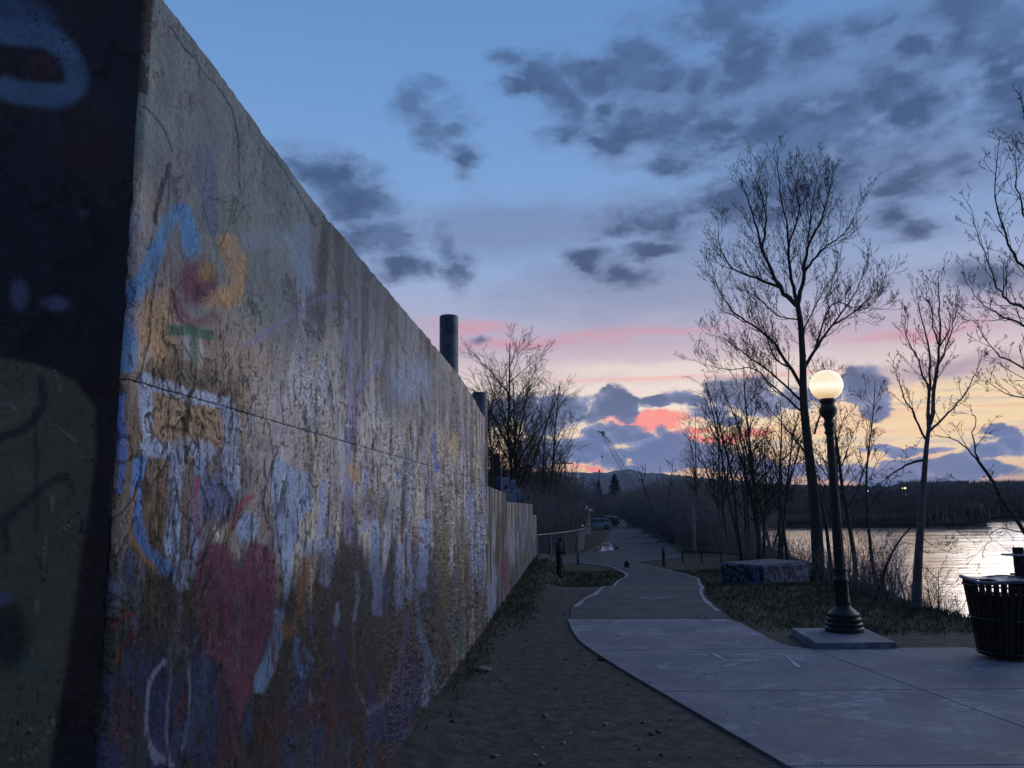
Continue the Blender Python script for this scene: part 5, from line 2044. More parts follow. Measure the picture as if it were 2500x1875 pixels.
m.raw([on(.42, hh - .03, .03), on(.92, hh - .03, .03), on(.66, hh - .26, .012)], [(0, 1, 2)])
m.build('white_mark', mat('pale_block_paint', (.42, .46, .55), .7, .2, 5), blk)
m = MB()
for (cx, cz, rx, rz_, t_) in ((.36, .48, .18, .32, .05),):
    pts = [on(cx + rx * math.cos(k * .2618), cz + rz_ * math.sin(k * .2618), .015) for k in range(25)]
    m.tube(pts, t_ * .5, 4, False)
m.build('black_ring', mat('black_block_paint', (.012, .012, .025), .6, .2, 5), blk)

# ------------------------------------------------------------------ litter bin
M_rust = mat('dark_weathered_slat', (.018, .016, .016), .8, .5, 6, .4, 30, c2=(.035, .03, .026), spec=.2)
cb = G(2452, 1606, .03)
binn = thing('litter_bin', 'dark tapered slatted litter bin tilted at the right edge of the paving', 'litter bin', (cb[0], cb[1], .03), .15)
binn.rotation_euler = (.02, .035, .3)
ns = 30
rb_, rt_, hb = .37, .53, 1.19
for k_ in range(ns):
    a = 2 * math.pi * k_ / ns
    d = Vector((math.cos(a), math.sin(a), 0))
    tn = Vector((-math.sin(a), math.cos(a), 0))
    wv = .033 if k_ % 7 else .024
    m = MB()
    p0, p1 = d * rb_ + Vector((0, 0, .05)), d * rt_ + Vector((0, 0, hb))
    wb, wt = wv * .95, wv * 1.25
    m.raw([p0 - tn * wb, p0 + tn * wb, p0 + tn * wb - d * .012, p0 - tn * wb - d * .012, p1 - tn * wt, p1 + tn * wt, p1 + tn * wt - d * .012, p1 - tn * wt - d * .012],
          [(3, 2, 1, 0), (4, 5, 6, 7), (0, 1, 5, 4), (1, 2, 6, 5), (2, 3, 7, 6), (3, 0, 4, 7)])
    m.build('slat', M_rust, binn)
for z_, r_ in ((.10, rb_ + .02), (.62, .455), (hb - .06, rt_ + .0)):
    m = MB()
    pts = [(r_ * math.cos(t * math.pi / 20), r_ * math.sin(t * math.pi / 20), z_) for t in range(41)]
    m.tube(pts, .016, 6, False)
    m.build('hoop', M_iron, binn)
m = MB()
pts = [(rt_ * 1.03 * math.cos(t * math.pi / 20), rt_ * 1.03 * math.sin(t * math.pi / 20), hb + .02 + .03 * math.sin(t * .5)) for t in range(41)]
m.tube(pts, .03, 6, False)
m.build('rim', mat('worn_rim', (.10, .11, .14), .45, .5, 8, .3, 30, metal=.3), binn)
m = MB()
m.lathe([(.30, .03), (.33, .06), (.42, hb - .2)], k=24)
m.build('liner', mat('black_liner', (.012, .012, .014), .6, .3, 6), binn)
m = MB()
R = random.Random(4)
V, Fc = [], []
for i in range(14):
    for j in range(3):
        t = 2 * math.pi * i / 14
        r = (.5, .34, .12)[j] * (1 + R.uniform(-.12, .12))
        V.append((r * math.cos(t), r * math.sin(t), hb + (.045, .02, -.03)[j] + R.uniform(-.03, .035)))
for i in range(14):
    for j in range(2):
        a, b = i * 3 + j, ((i + 1) % 14) * 3 + j
        Fc.append((a, b, b + 1, a + 1))
m.raw(V, Fc)
m.build('crumpled_bag', mat('grey_bag', (.10, .11, .13), .35, .4, 8, .4, 30, spec=.6), binn)

# post with shelf boards behind the bin
pp = G(2508, 1575)
sp_ = thing('shelf_post', 'dark wooden post with a pale cross board behind the litter bin', 'post', (pp[0], pp[1], 0))
d_ = pp[1]
ztop = AT(2500, 1336, d_)[2]
zb1 = AT(2500, 1354, d_)[2]
zb2 = AT(2500, 1402, d_)[2]
MB().box((0.02, 0, ztop / 2), (.13, .13, ztop), .1, .008).build('post', M_rust, sp_)
MB().box((.02, 0, zb1), (.46, .30, .03), .1, .005).build('board', mat('pale_board', (.28, .32, .40), .6, .3, 8), sp_)
MB().box((.02, 0, zb2), (.26, .2, .035), .1, .005).build('bracket', M_rust, sp_)

# ------------------------------------------------------------------ bollards and stump
M_wood = mat('brown_wood_post', (.055, .038, .032), .85, .4, 6, .5, 30, stretch=(1, 1, .2))
P = G(1621, 1383)
t = thing('bollard', 'brown wooden bollard beside the right edge of the path', 'bollard', P)
h = AT(1621, 1338, P[1])[2] - P[2]
MB().lathe([(.085, -.05), (.085, h - .03), (.075, h)], k=14).build('shaft', M_wood, t)
MB().lathe([(.088, h - .16), (.088, h - .10)], k=14).build('band', mat('grey_band', (.15, .16, .18), .5, .3, 5), t)
P = G(1531, 1386)
t = thing('bollard', 'stubby dark bollard in the middle of the path', 'bollard', P)
h = AT(1531, 1372, P[1])[2] - P[2]
MB().lathe([(.16, 0), (.17, .04), (.15, .07), (.14, h - .05), (.12, h)], k=16).build('shaft', M_iron, t)
MB().box((-.02, 0, h + .02), (.14, .1, .07), .3, .01).build('cap', M_iron, t)
P = G(1411, 1379)
t = thing('marker_post', 'thin grey steel marker post at the grass edge by the person', 'post', P)
h = AT(1411, 1350, P[1])[2] - P[2]
m = MB().box((0, 0, h / 2), (.14, .03, h), .2, .004)
m.build('blade', mat('grey_steel', (.10, .12, .15), .5, .3, 5, metal=.3), t)
P = G(1372, 1396)

# ------------------------------------------------------------------ chain-link fence left of the road
M_galv = mat('galvanised_steel', (.24, .25, .27), .5, .3, 5, metal=.3)
fence = thing('chain_link_fence', 'wire mesh fence with a thin top rail left of the road', 'fence')
fpts = [AT(1312, 1306, 48), AT(1345, 1303, 50), AT(1380, 1299, 53), AT(1410, 1294, 57), AT(1430, 1288, 62)]
top_r = [Vector(p) for p in fpts]
MB().tube(top_r, .028, 6).build('top_rail', M_galv, fence)
for p in top_r:
    g = tz(p[0], p[1])
    MB().tube([(p[0], p[1], g - .05), (p[0], p[1], p[2] + .04)], .035, 6).build('post', M_galv, fence)
m = MB()
for a, b in zip(top_r[:-1], top_r[1:]):
    n = int((b - a).length / .22)
    ga, gb = tz(a[0], a[1]) + .05, tz(b[0], b[1]) + .05
    for k_ in range(n + 1):
        f = k_ / n
        for sgn in (1, -1):
            f2 = min(1, max(0, f + sgn * .35))
            m.tube([a.lerp(b, f), Vector((a[0], a[1], ga)).lerp(Vector((b[0], b[1], gb)), f2)], .004, 3, False)
o = m.build('wire_mesh', M_galv, fence)
o['kind'] = 'stuff'

# rail fence right of the path
rail = thing('rail_fence', 'low dark rail fence behind the lawn right of the road', 'fence')
ra, rb2, rc = AT(1666, 1346, 46), AT(1760, 1349, 45), AT(1836, 1357, 44)
MB().tube([ra, rb2, rc], .035, 6).build('rail', M_wood, rail)
for p in (ra, ra.lerp(rb2, .5), rb2, rc):
    g = tz(p[0], p[1])
    MB().tube([(p[0], p[1], g - .05), (p[0], p[1], p[2] + .03)], .05, 6).build('post', M_wood, rail)

# ------------------------------------------------------------------ cars
M_carw = mat('silver_car_paint', (.42, .45, .50), .3, .06, 3, 0, 10, spec=.6)
M_glass = mat('dark_car_glass', (.012, .014, .018), .08, .1, 3, 0, 10, spec=.8)
M_tyre = mat('tyre_rubber', (.015, .015, .015), .85, .2, 9)
M_rim = mat('alloy_rim', (.20, .21, .22), .4, .2, 9, metal=.6)
M_red = mat('red_tail_lens', (.25, .02, .02), .3, .1, 5)


def car(name, label, loc, rz, scale=1.0, cm=None):
    t = thing(name, label, 'car', loc, rz)
    t.scale = (scale,) * 3
    # side profile, nose to -x
    body = [(-2.15, .32), (-2.2, .62), (-2.05, .78), (-1.25, .93), (-1.0, .97), (1.95, 1.02), (2.1, .86), (2.12, .42), (2.0, .30)]
    cab = [(-1.15, .94), (-.45, 1.42), (.0, 1.50), (1.25, 1.50), (1.70, 1.36), (2.0, 1.0)]
    m = MB()
    W = .86

    def prism(pr, w0, w1, z0, z1):
        n = len(pr)
        V = []
        for sgn in (-1, 1):
            for x, z in pr:
                f = (z - z0) / (z1 - z0)
                V.append((x, sgn * (w0 + (w1 - w0) * max(0, f)), z))
        Fc = [tuple(range(n)), tuple(reversed(range(n, 2 * n)))] + [(i, (i + 1) % n + 0, (i + 1) % n + n, i + n)[::-1] for i in range(n)]
        return V, Fc
    m.raw(*prism(body, W, W - .04, .3, 1.0))
    o_ = m.build('body', cm or M_carw, t)
    bm = bmesh.new()
    bm.from_mesh(o_.data)
    bmesh.ops.recalc_face_normals(bm, faces=bm.faces[:])
    bmesh.ops.bevel(bm, geom=bm.edges[:], offset=.05, segments=2, affect='EDGES')
    bm.to_mesh(o_.data)
    bm.free()
    m = MB()
    m.raw(*prism(cab, W - .05, W - .22, .94, 1.5))
    o_ = m.build('cabin', cm or M_carw, t)
    bm = bmesh.new()
    bm.from_mesh(o_.data)
    bmesh.ops.recalc_face_normals(bm, faces=bm.faces[:])
    bmesh.ops.bevel(bm, geom=bm.edges[:], offset=.03, segments=2, affect='EDGES')
    bm.to_mesh(o_.data)
    bm.free()

    def yw(z):
        return (W - .05) + (-.17) * (z - .94) / .56 + .012
    for sgn in (-1, 1):
        for quad in ([(-.92, 1.02), (-.38, 1.38), (.33, 1.42), (.33, 1.02)], [(.40, 1.02), (.40, 1.42), (1.18, 1.42), (1.22, 1.02)], [(1.30, 1.04), (1.26, 1.40), (1.58, 1.32), (1.80, 1.06)]):
            V = [(x, sgn * yw(z), z) for x, z in quad] + [(x, sgn * (yw(z) - .03), z) for x, z in quad]
            MB().raw(V, [(0, 1, 2, 3), (7, 6, 5, 4), (0, 4, 5, 1), (1, 5, 6, 2), (2, 6, 7, 3), (3, 7, 4, 0)]).build('window', M_glass, t)
    MB().raw([(-1.10, -.7, 1.00), (-1.10, .7, 1.00), (-.50, .58, 1.41), (-.50, -.58, 1.41)], [(0, 1, 2, 3)]).build('windscreen', M_glass, t)
    MB().raw([(1.99, -.66, 1.06), (1.99, .66, 1.06), (1.75, .58, 1.36), (1.75, -.58, 1.36)], [(3, 2, 1, 0)]).build('rear_window', M_glass, t)
    for x in (-1.35, 1.35):
        for sgn in (-1, 1):
            w = MB()
            pts = [(.33, -.1), (.33, .1)]
            V = []
            for yy in (-.1, .1):
                for j in range(18):
                    a = 2 * math.pi * j / 18
                    V.append((x + .33 * math.cos(a), sgn * .78 + yy, .33 + .33 * math.sin(a)))
            Fc = [tuple(range(18)), tuple(reversed(range(18, 36)))] + [(j, (j + 1) % 18, (j + 1) % 18 + 18, j + 18)[::-1] for j in range(18)]
            w.raw(V, Fc)
            wo = w.build('wheel', M_tyre, t)
            V = []
            for yy in (.0, .105):
                for j in range(12):
                    a = 2 * math.pi * j / 12
                    V.append((x + .19 * math.cos(a), sgn * (.78 + yy), .33 + .19 * math.sin(a)))
            Fc = [tuple(range(12)), tuple(reversed(range(12, 24)))] + [(j, (j + 1) % 12, (j + 1) % 12 + 12, j + 12) for j in range(12)]
            MB().raw(V, Fc).build('rim', M_rim, wo)
    for sgn in (-1, 1):
        MB().box((2.1, sgn * .68, .82), (.06, .22, .14), 0, .01).build('tail_light', M_red, t)
        MB().box((-2.14, sgn * .62, .68), (.08, .3, .13), 0, .01).build('headlight', mat('headlight_lens', (.3, .32, .35), .1, .1, 5), t)
    return t


P = AT(1458, 1288, 112)
car('parked_car', 'pale silver hatchback parked left of the road by the fence', (P[0] - .1, P[1], tz(P[0], P[1])), math.radians(-4))
P = AT(1563, 1268, 165)
car('parked_car', 'small distant white car at the right verge near the end of the road', (P[0], P[1], tz(P[0], P[1])), math.radians(-80), .9)
P = AT(1480, 1278, 125)
car('parked_car', 'dark car mostly hidden behind the silver hatchback', (P[0], P[1], tz(P[0], P[1])), math.radians(-12), 1, mat('dark_car_paint', (.04, .045, .06), .35, .1, 3, 0, 10))

# ------------------------------------------------------------------ house by the road, with its yard lamp
P = AT(1408, 1290, 92)
house = thing('small_house', 'small pale clapboard outbuilding half hidden in the brush left of the road', 'shed', (P[0], P[1], -.7), -.35)
M_clap = mat('pale_clapboard', (.16, .19, .25), .8, .25, 3)
m = MB()
for k_ in range(14):
    m = MB().box((0, 0, .1 + k_ * .2), (2.4, 3.4, .185), 0, 0, 0, 0)
    m.build('clapboard', M_clap, house)
m = MB()
m.raw([(-1.2, -1.7, 2.9), (1.2, -1.7, 2.9), (0, -1.7, 3.7), (-1.2, 1.7, 2.9), (1.2, 1.7, 2.9), (0, 1.7, 3.7)], [(0, 1, 2), (5, 4, 3)])
m.build('gable', M_clap, house)
for sg in (-1, 1):
    m = MB()
    m.raw([(sg * 1.5, -2.0, 2.72), (sg * 1.5, 2.0, 2.72), (0, 2.0, 3.76), (0, -2.0, 3.76), (sg * 1.5, -2.0, 2.64), (sg * 1.5, 2.0, 2.64), (0, 2.0, 3.66), (0, -2.0, 3.66)],
          [(0, 1, 2, 3), (7, 6, 5, 4), (0, 4, 5, 1), (1, 5, 6, 2), (2, 6, 7, 3), (3, 7, 4, 0)])
    m.build('roof', mat('grey_roof', (.2, .23, .28), .7, .25, 4), house)
MB().box((.1, -1.72, 1.3), (.8, .05, .9), 0, 0).build('window', M_glass, house)


def light_thing(name, label, X, Y, y, r, col, st, gz=None, group=None):
    p = AT(X, Y, y)
    g = tz(p[0], p[1]) if gz is None else gz
    t_ = thing(name, label, 'lamp', (p[0], p[1], g), group=group)
    h_ = p[2] - g
    MB().tube([(0, 0, 0), (0, 0, max(.3, h_ - r))], max(.03, r * .2), 6).build('pole', M_iron, t_)
    MB().lathe([(.02, h_ - r), (r * .8, h_ - r * .6), (r, h_), (r * .8, h_ + r * .6), (.02, h_ + r)], k=12).build('bulb', emat('warm_bulb' if col[2] < .6 else 'cold_bulb', col, st), t_)


light_thing('yard_lamp', 'small warm lamp glowing at the foot of the pale shed', 1423, 1282, 86, .09, (1, .62, .3), 3)
light_thing('yard_lamp', 'tiny warm lamp high in the undergrowth left of the shed', 1393, 1222, 78, .06, (1, .6, .3), 3)
light_thing('distant_lamp', 'distant warm light on the hillside, upper left of the close pair', 2203.5, 1192, 500, .35, (1, .85, .7), 2)
light_thing('distant_lamp', 'distant warm light on the hillside, upper right of the close pair', 2210, 1192, 502, .6, (1, .62, .28), 3)
light_thing('distant_lamp', 'distant warm light just below the close pair across the river', 2212, 1208, 420, .42, (1, .6, .28), 3)
light_thing('distant_lamp', 'single warm light low on the far shore above the peninsula', 2177, 1231, 235, .20, (1, .68, .4), 3)
light_thing('distant_lamp', 'single white light low on the far shore near the right edge', 2464, 1232, 230, .2, (.9, .95, 1), 2)
light_thing('distant_lamp', 'tiny pale light across the river left of the slim tree', 2119, 1199, 400, .22, (.9, .95, 1), 1.2)
# snowy clearings on the far ridge, as two pale roofs
for (X0, X1, Y0, Y1, lb) in ((2128, 2146, 1186, 1178, 'left of the two snow-covered roofs on the far ridge'), (2166, 2196, 1186, 1176, 'right of the two snow-covered roofs on the far ridge')):
    y_ = 520
    a, b = AT(X0, Y0, y_), AT(X1, Y1, y_)
    t = thing('snowy_roof_building', lb, 'building', (a[0], a[1], tz(a[0], a[1])))
    gz_ = tz(a[0], a[1])
    w = b[0] - a[0]
    z0, z1 = a[2] - gz_, b[2] - gz_
    MB().raw([(0, 0, z0 - .6), (w, 0, z1 - .8), (w, 9, z1 + .6), (0, 9, z0 + .8), (0, 0, z0 - 1), (w, 0, z1 - 1.2), (w, 9, z1 + .2), (0, 9, z0 + .4)],
             [(0, 1, 2, 3), (7, 6, 5, 4), (0, 4, 5, 1), (1, 5, 6, 2), (2, 6, 7, 3), (3, 7, 4, 0)]).build('roof', mat('snow_roof', (.75, .77, .8), .6, .1, 1), t)
    MB().box((w / 2, 5, z0 / 2), (w * .9, 7, max(1, z0 - .6))).build('wall', M_clap, t)

# ------------------------------------------------------------------ utility poles
M_pole = mat('tarred_pole', (.035, .032, .032), .9, .3, 5, stretch=(1, 1, .2))


def upole(X, Ytop, y, label, arms=1, aw=1.1, r=.12):
    p = AT(X, Ytop, y)
    g = -.7
    t_ = thing('utility_pole', label, 'pole', (p[0], p[1], g))
    h_ = p[2] - g
    MB().tube([(0, 0, 0), (0, 0, h_)], [r, r * .7], 8).build('shaft', M_pole, t_)
    for k_ in range(arms):
        MB().box((0, 0, h_ - .35 - k_ * .6), (aw * 2, .12, .14), .25).build('crossarm', M_pole, t_)
        for q_ in (-.85, -.4, .4, .85):
            MB().lathe([(.03, 0), (.05, .06), (.03, .14)], (q_ * aw * math.cos(.25), q_ * aw * math.sin(.25), h_ - .28 - k_ * .6), 8).build('insulator', M_pole, t_)


upole(1379, 1125, 110, 'utility pole with a crossarm in the treetops left of the crane', 1, 1.15)
upole(1423, 1162, 140, 'plain leaning utility pole below the mountain ridge', 1, .7)
upole(1450, 1178, 150, 'short utility pole left of the small evergreen', 1, .5)
p = AT(1463, 1147, 158)
t = thing('antenna_mast', 'thin mast with a small finial above the small evergreen', 'mast', (p[0], p[1], -.7))
MB().tube([(0, 0, 0), (0, 0, p[2] + .7)], [.08, .035], 6).build('mast', M_pole, t)
MB().lathe([(.02, 0), (.18, .25), (.14, .5), (.02, .7)], (0, 0, p[2] + .1), 8).build('finial', M_pole, t)
p = AT(1690, 1243, 50)
for dx, hb_, lb in ((0, 1243, 'left of the two thin metal poles behind the rail fence'), (.12, 1241, 'right of the two thin metal poles behind the rail fence')):
    pp2 = AT(1689 + dx * 40, hb_, 50)
    t = thing('thin_pole', lb, 'pole', (pp2[0], pp2[1], tz(pp2[0], pp2[1])))
    MB().tube([(0, 0, 0), (0, 0, pp2[2] - tz(pp2[0], pp2[1]))], .03, 6).build('tube', M_galv, t)
    MB().lathe([(.03, 0), (.05, .03), (.03, .08)], (0, 0, pp2[2] - tz(pp2[0], pp2[1])), 8).build('cap', M_galv, t)

# ------------------------------------------------------------------ crane
crane = thing('lattice_crane', 'distant lattice-boom crane leaning left with a hanging hook', 'crane')
M_crane = mat('dull_crane_yellow', (.42, .34, .26), .7, .2, 1)
yd = 300
b0_, b1_ = AT(1549, 1192, yd), AT(1474, 1062, yd)
ax = (b1_ - b0_)
Lc_ = ax.length
ax.normalize()
sd_ = Vector((ax[2], 0, -ax[0])).normalized()
dp = Vector((0, 1, 0))
m = MB()
wd = .8


def bw(f):
    return wd * min(1, .25 + f * 6, .35 + (1 - f) * 2.6)


nb = 22
for sx in (-1, 1):
    for sy in (-1, 1):
        m.tube([b0_ + ax * Lc_ * f + sd_ * sx * bw(f) + dp * sy * bw(f) for f in [i / 10 for i in range(11)]], .065, 4, False)
for i in range(nb):
    f0, f1 = i / nb, (i + 1) / nb
    for sy in (-1, 1):
        s_ = 1 if i % 2 else -1
        m.tube([b0_ + ax * Lc_ * f0 + sd_ * s_ * bw(f0) + dp * sy * bw(f0), b0_ + ax * Lc_ * f1 - sd_ * s_ * bw(f1) + dp * sy * bw(f1)], .028, 3, False)
        m.tube([b0_ + ax * Lc_ * f1 + sd_ * bw(f1) + dp * sy * bw(f1), b0_ + ax * Lc_ * f1 - sd_ * bw(f1) + dp * sy * bw(f1)], .028, 3, False)
m.build('boom', M_crane, crane)
h0 = AT(1471, 1058, yd)
MB().raw([h0 + Vector(v) for v in ((-.9, -.3, .7), (.7, -.3, .9), (.9, -.3, -.6), (0, -.3, -1.4), (-.9, .3, .7), (.7, .3, .9), (.9, .3, -.6), (0, .3, -1.4))],
         [(0, 1, 2, 3), (7, 6, 5, 4), (0, 4, 5, 1), (1, 5, 6, 2), (2, 6, 7, 3), (3, 7, 4, 0)]).build('head', M_crane, crane)
MB().tube([h0, AT(1461, 1053.5, yd)], [.35, .2], 6).build('jib_tip', M_crane, crane)
MB().lathe([(.05, -.3), (.32, -.1), (.32, .15), (.05, .3)], AT(1461, 1053.5, yd), 8).build('sheave', M_crane, crane)
m = MB()
for dx in (0, 1.1):
    m.tube([AT(1475 + dx, 1062, yd), AT(1562 + dx * 2, 1158, yd)], .035, 3, False)
for dx in (-.5, .6):
    m.tube([AT(1470 + dx, 1068, yd), AT(1470.2 + dx * .4, 1113, yd)], .022, 3, False)
m.build('cables', M_crane, crane)
hk = AT(1470.2, 1115, yd)
MB().lathe([(.05, -.7), (.22, -.4), (.3, -.1), (.28, .25), (.08, .45)], hk, 10).build('hook_block', M_iron, crane)
MB().tube([hk + Vector(v) for v in ((0, 0, -.6), (0, 0, -.9), (.15, 0, -1.1), (.05, 0, -1.3), (-.12, 0, -1.2))], .07, 5).build('hook', M_iron, crane)
cbp = AT(1552, 1215, yd)
cbp[2] = .6
MB().box(cbp + Vector((1, 0, .6)), (5, 3, 2.4), 0, .1).build('cab', M_crane, crane)
MB().box(cbp + Vector((1, 0, -1.0)), (6, 3.6, .9), 0, .2).build('tracks', M_iron, crane)

# ------------------------------------------------------------------ rocks by the bank
M_rock = mat('snowy_pale_rock', (.11, .115, .13), .85, .5, 3, .5, 12, c2=(.26, .27, .30))
Rr = random.Random(21)
rocks = [(1644, 1291, .34), (1652, 1286, .42), (1664, 1300, .4), (1672, 1312, .36), (1694, 1284, .44), (1700, 1294, .4), (1688, 1306, .34), (1706, 1310, .4), (1656, 1316, .36), (1716, 1300, .38), (1678, 1290, .5), (1668, 1320, .3)]
for i, (X, Y, r) in enumerate(rocks):
    P = G(X, Y + 8)
    bm = bmesh.new()
    bmesh.ops.create_icosphere(bm, subdivisions=2, radius=r * 1.4)
    for v in bm.verts:
        v.co *= 1 + Rr.uniform(-.16, .16)
        v.co.z *= .62
    me = bpy.data.meshes.new('rock')
    bm.to_mesh(me)
    bm.free()
    me.materials.append(M_rock)
    o = bpy.data.objects.new('rock', me)
    COL.objects.link(o)
    o.location = (P[0], P[1], P[2] + r * .4)
    tag(o, 'pale broken boulder in the rubble heap behind the rail fence', 'rock', 'boulders in the rubble heap')

# stones and scrap on the dirt strip
for (X, Y, r, lb) in ((1180, 1638, .09, 'flat grey stone on the grassy dirt near the wall foot'), (1468, 1612, .05, 'small dark lump of rubble at the left edge of the paving')):
    P = G(X, Y)
    bm = bmesh.new()
    bmesh.ops.create_icosphere(bm, subdivisions=2, radius=r)
    for v in bm.verts:
        v.co *= 1 + Rr.uniform(-.12, .12)
        v.co.z *= .5
        v.co.x *= 1.5
    me = bpy.data.meshes.new('stone')
    bm.to_mesh(me)
    bm.free()
    me.materials.append(M_rawc if r > .06 else M_rust)
    o = bpy.data.objects.new('stone', me)
    COL.objects.link(o)
    o.location = (P[0], P[1], P[2] + r * .3)
    tag(o, lb, 'stone')
P0 = G(1330, 1405)
# stick lying on the grass
a, b = G(1384, 1399), G(1404, 1400)
mo = MB().tube([Vector((0, 0, .03)), (b - a) * .5 + Vector((0, .02, .05)), (b - a) + Vector((0, 0, .03))], [.03, .035, .025], 6).build('stick', mat('pale_stick', (.16, .13, .10), .8, .3, 6))
mo.location = a
tag(mo, 'pale stick lying on the grass right of the person', 'stick')

# ------------------------------------------------------------------ boards showing above the low wall
boards = [(1217, 14, 1163, 'dim grey painted board, leftmost above the low wall', (.07, .09, .14)), (1234, 16, 1165, 'tall pale blue-white board with scribbles above the low wall', (.24, .29, .40)),
          (1252, 12, 1171, 'narrow pale board with blue marks right of the tall one', (.20, .26, .38)), (1264, 10, 1194, 'short board with red blots above the low wall', (.20, .22, .28)), (1275, 9, 1211, 'lowest blue board, rightmost above the low wall', (.08, .14, .24))]
for i, (X, w, Yt, lb, c) in enumerate(boards):
    y_ = 40 + i * 1.5
    p = AT(X, Yt, y_)
    g = tz(p[0], p[1])
    t = thing('painted_board', lb, 'board', (p[0], p[1], g), -.15)
    ww = w / F * y_
    h_ = p[2] - g
    MB().box((0, 0, h_ / 2), (ww, .05, h_), 0, .004).build('panel', mat('board_paint_%s' % 'abcde'[i], c, .7, .35, 5), t)
    R = random.Random(i + 50)
    for k_ in range(3):
        m = MB()
        cx, cz = R.uniform(-.2, .2) * ww, h_ - R.uniform(.15, .75)
        pts = [(cx + R.uniform(-.3, .3) * ww, -.032, cz + R.uniform(-.12, .12)) for _ in range(4)]
        m.tube([tuple(p_) for p_ in spline(pts, 3)], .03, 4, False)
        m.build('scrawl', mat('scrawl_red', (.22, .03, .04), .7, .2, 5) if i == 3 else mat('scrawl_navy', (.02, .03, .08), .7, .2, 5), t)
p = AT(1211, 1113, 44)
t = thing('old_chimney', 'dark square masonry stub rising behind the low wall', 'post', (p[0], p[1], 0))
MB().box((0, 0, p[2] / 2), (.36, .36, p[2]), .2, .02).build('shaft', M_pole, t)
MB().box((0, 0, p[2] + .05), (.42, .42, .1), .2, .02).build('cap', M_pole, t)
p = AT(1224.5, 1128, 42)
t = thing('thin_pole', 'thin pale pole standing beside the tall pale board', 'pole', (p[0], p[1], 0))
MB().tube([(0, 0, 0), (0, 0, p[2])], .018, 6).build('tube', M_galv, t)

# ------------------------------------------------------------------ person with a bicycle
P = G(1366, 1409)
px0, py0, pz0 = P
M_cloth = mat('black_jacket', (.012, .012, .016), .85, .3, 10, .3, 30)
M_pants = mat('dark_trousers', (.014, .014, .022), .9, .3, 10, .3, 30)
M_skin = mat('skin', (.20, .12, .09), .6, .1, 10, 0, 10)
per = thing('person', 'person in a dark jacket and trousers standing by the low wall end', 'person', (px0, py0, pz0), math.radians(70))


def skinned(name, verts, edges, m_, parent, root=0, sub=2):
    me = bpy.data.meshes.new(name)
    me.from_pydata([v[:3] for v in verts], edges, [])
    o_ = bpy.data.objects.new(name, me)
    COL.objects.link(o_)
    o_.parent = parent
    md = o_.modifiers.new('Skin', 'SKIN')
    md.use_smooth_shade = True
    if not me.skin_vertices:
        me.skin_vertices.new()
    for i, v in enumerate(verts):
        r = v[3]
        me.skin_vertices[0].data[i].radius = (r, r) if not hasattr(r, '__len__') else r
        me.skin_vertices[0].data[i].use_root = (i == root)
    ss_ = o_.modifiers.new('Subdivision', 'SUBSURF')
    ss_.levels = ss_.render_levels = sub
    me.materials.append(m_)
    return o_


# facing -y in its own frame; hands together in front at the waist, head bowed
bv = [(0, 0, .95, (.17, .13)), (0, .01, 1.12, (.17, .12)), (0, .0, 1.32, (.20, .135)), (0, -.01, 1.46, (.13, .10)), (0, -.03, 1.54, .062),
      (.19, 0, 1.43, .075), (.27, -.02, 1.15, .058), (.15, -.25, 1.06, .045), (.06, -.31, 1.07, .035),
      (-.19, 0, 1.43, .075), (-.27, -.02, 1.15, .058), (-.15, -.25, 1.06, .045), (-.06, -.31, 1.07, .035),
      (.10, 0, .86, .105), (.11, -.02, .50, .072), (.12, .02, .12, .05), (-.10, 0, .86, .105), (-.12, .0, .50, .072), (-.13, .03, .12, .05)]
be = [(0, 1), (1, 2), (2, 3), (3, 4), (3, 5), (5, 6), (6, 7), (7, 8), (3, 9), (9, 10), (10, 11), (11, 12), (0, 13), (13, 14), (14, 15), (0, 16), (16, 17), (17, 18)]
skinned('body', bv, be, M_cloth, per)
m = MB()
m2 = MB()
for sgn in (-1, 1):
    m2.tube([(sgn * .10, 0, .93), (sgn * .11, -.01, .7), (sgn * .115, -.01, .48), (sgn * .125, .025, .2), (sgn * .127, .03, .07)], [.125, .115, .095, .085, .088], 14)
m2.build('trousers', M_pants, per, True)
for sgn in (-1, 1):
    b = MB().box((sgn * .13, -.05, .045), (.10, .29, .09), 0, .03)
    b.build('shoe', M_tyre, per, True)
m = MB()
for sgn in (-1, 1):
    c = Vector((sgn * .04, -.335, 1.075))
    m.box(c, (.045, .07, .08), 0, .018)
    for f in range(4):
        q = c + Vector((0, -.03, .03 - f * .019))
        ln = (.035, .04, .037, .03)[f]
        m.tube([q, q + Vector((-sgn * .01, -ln * .7, -.004)), q + Vector((-sgn * ln, -ln, -.008))], [.0095, .009, .007], 6)
    m.tube([c + Vector((-sgn * .01, .01, .035)), c + Vector((-sgn * .03, -.02, .055)), c + Vector((-sgn * .035, -.045, .05))], [.011, .010, .008], 6)
m.build('hands', M_skin, per, True)
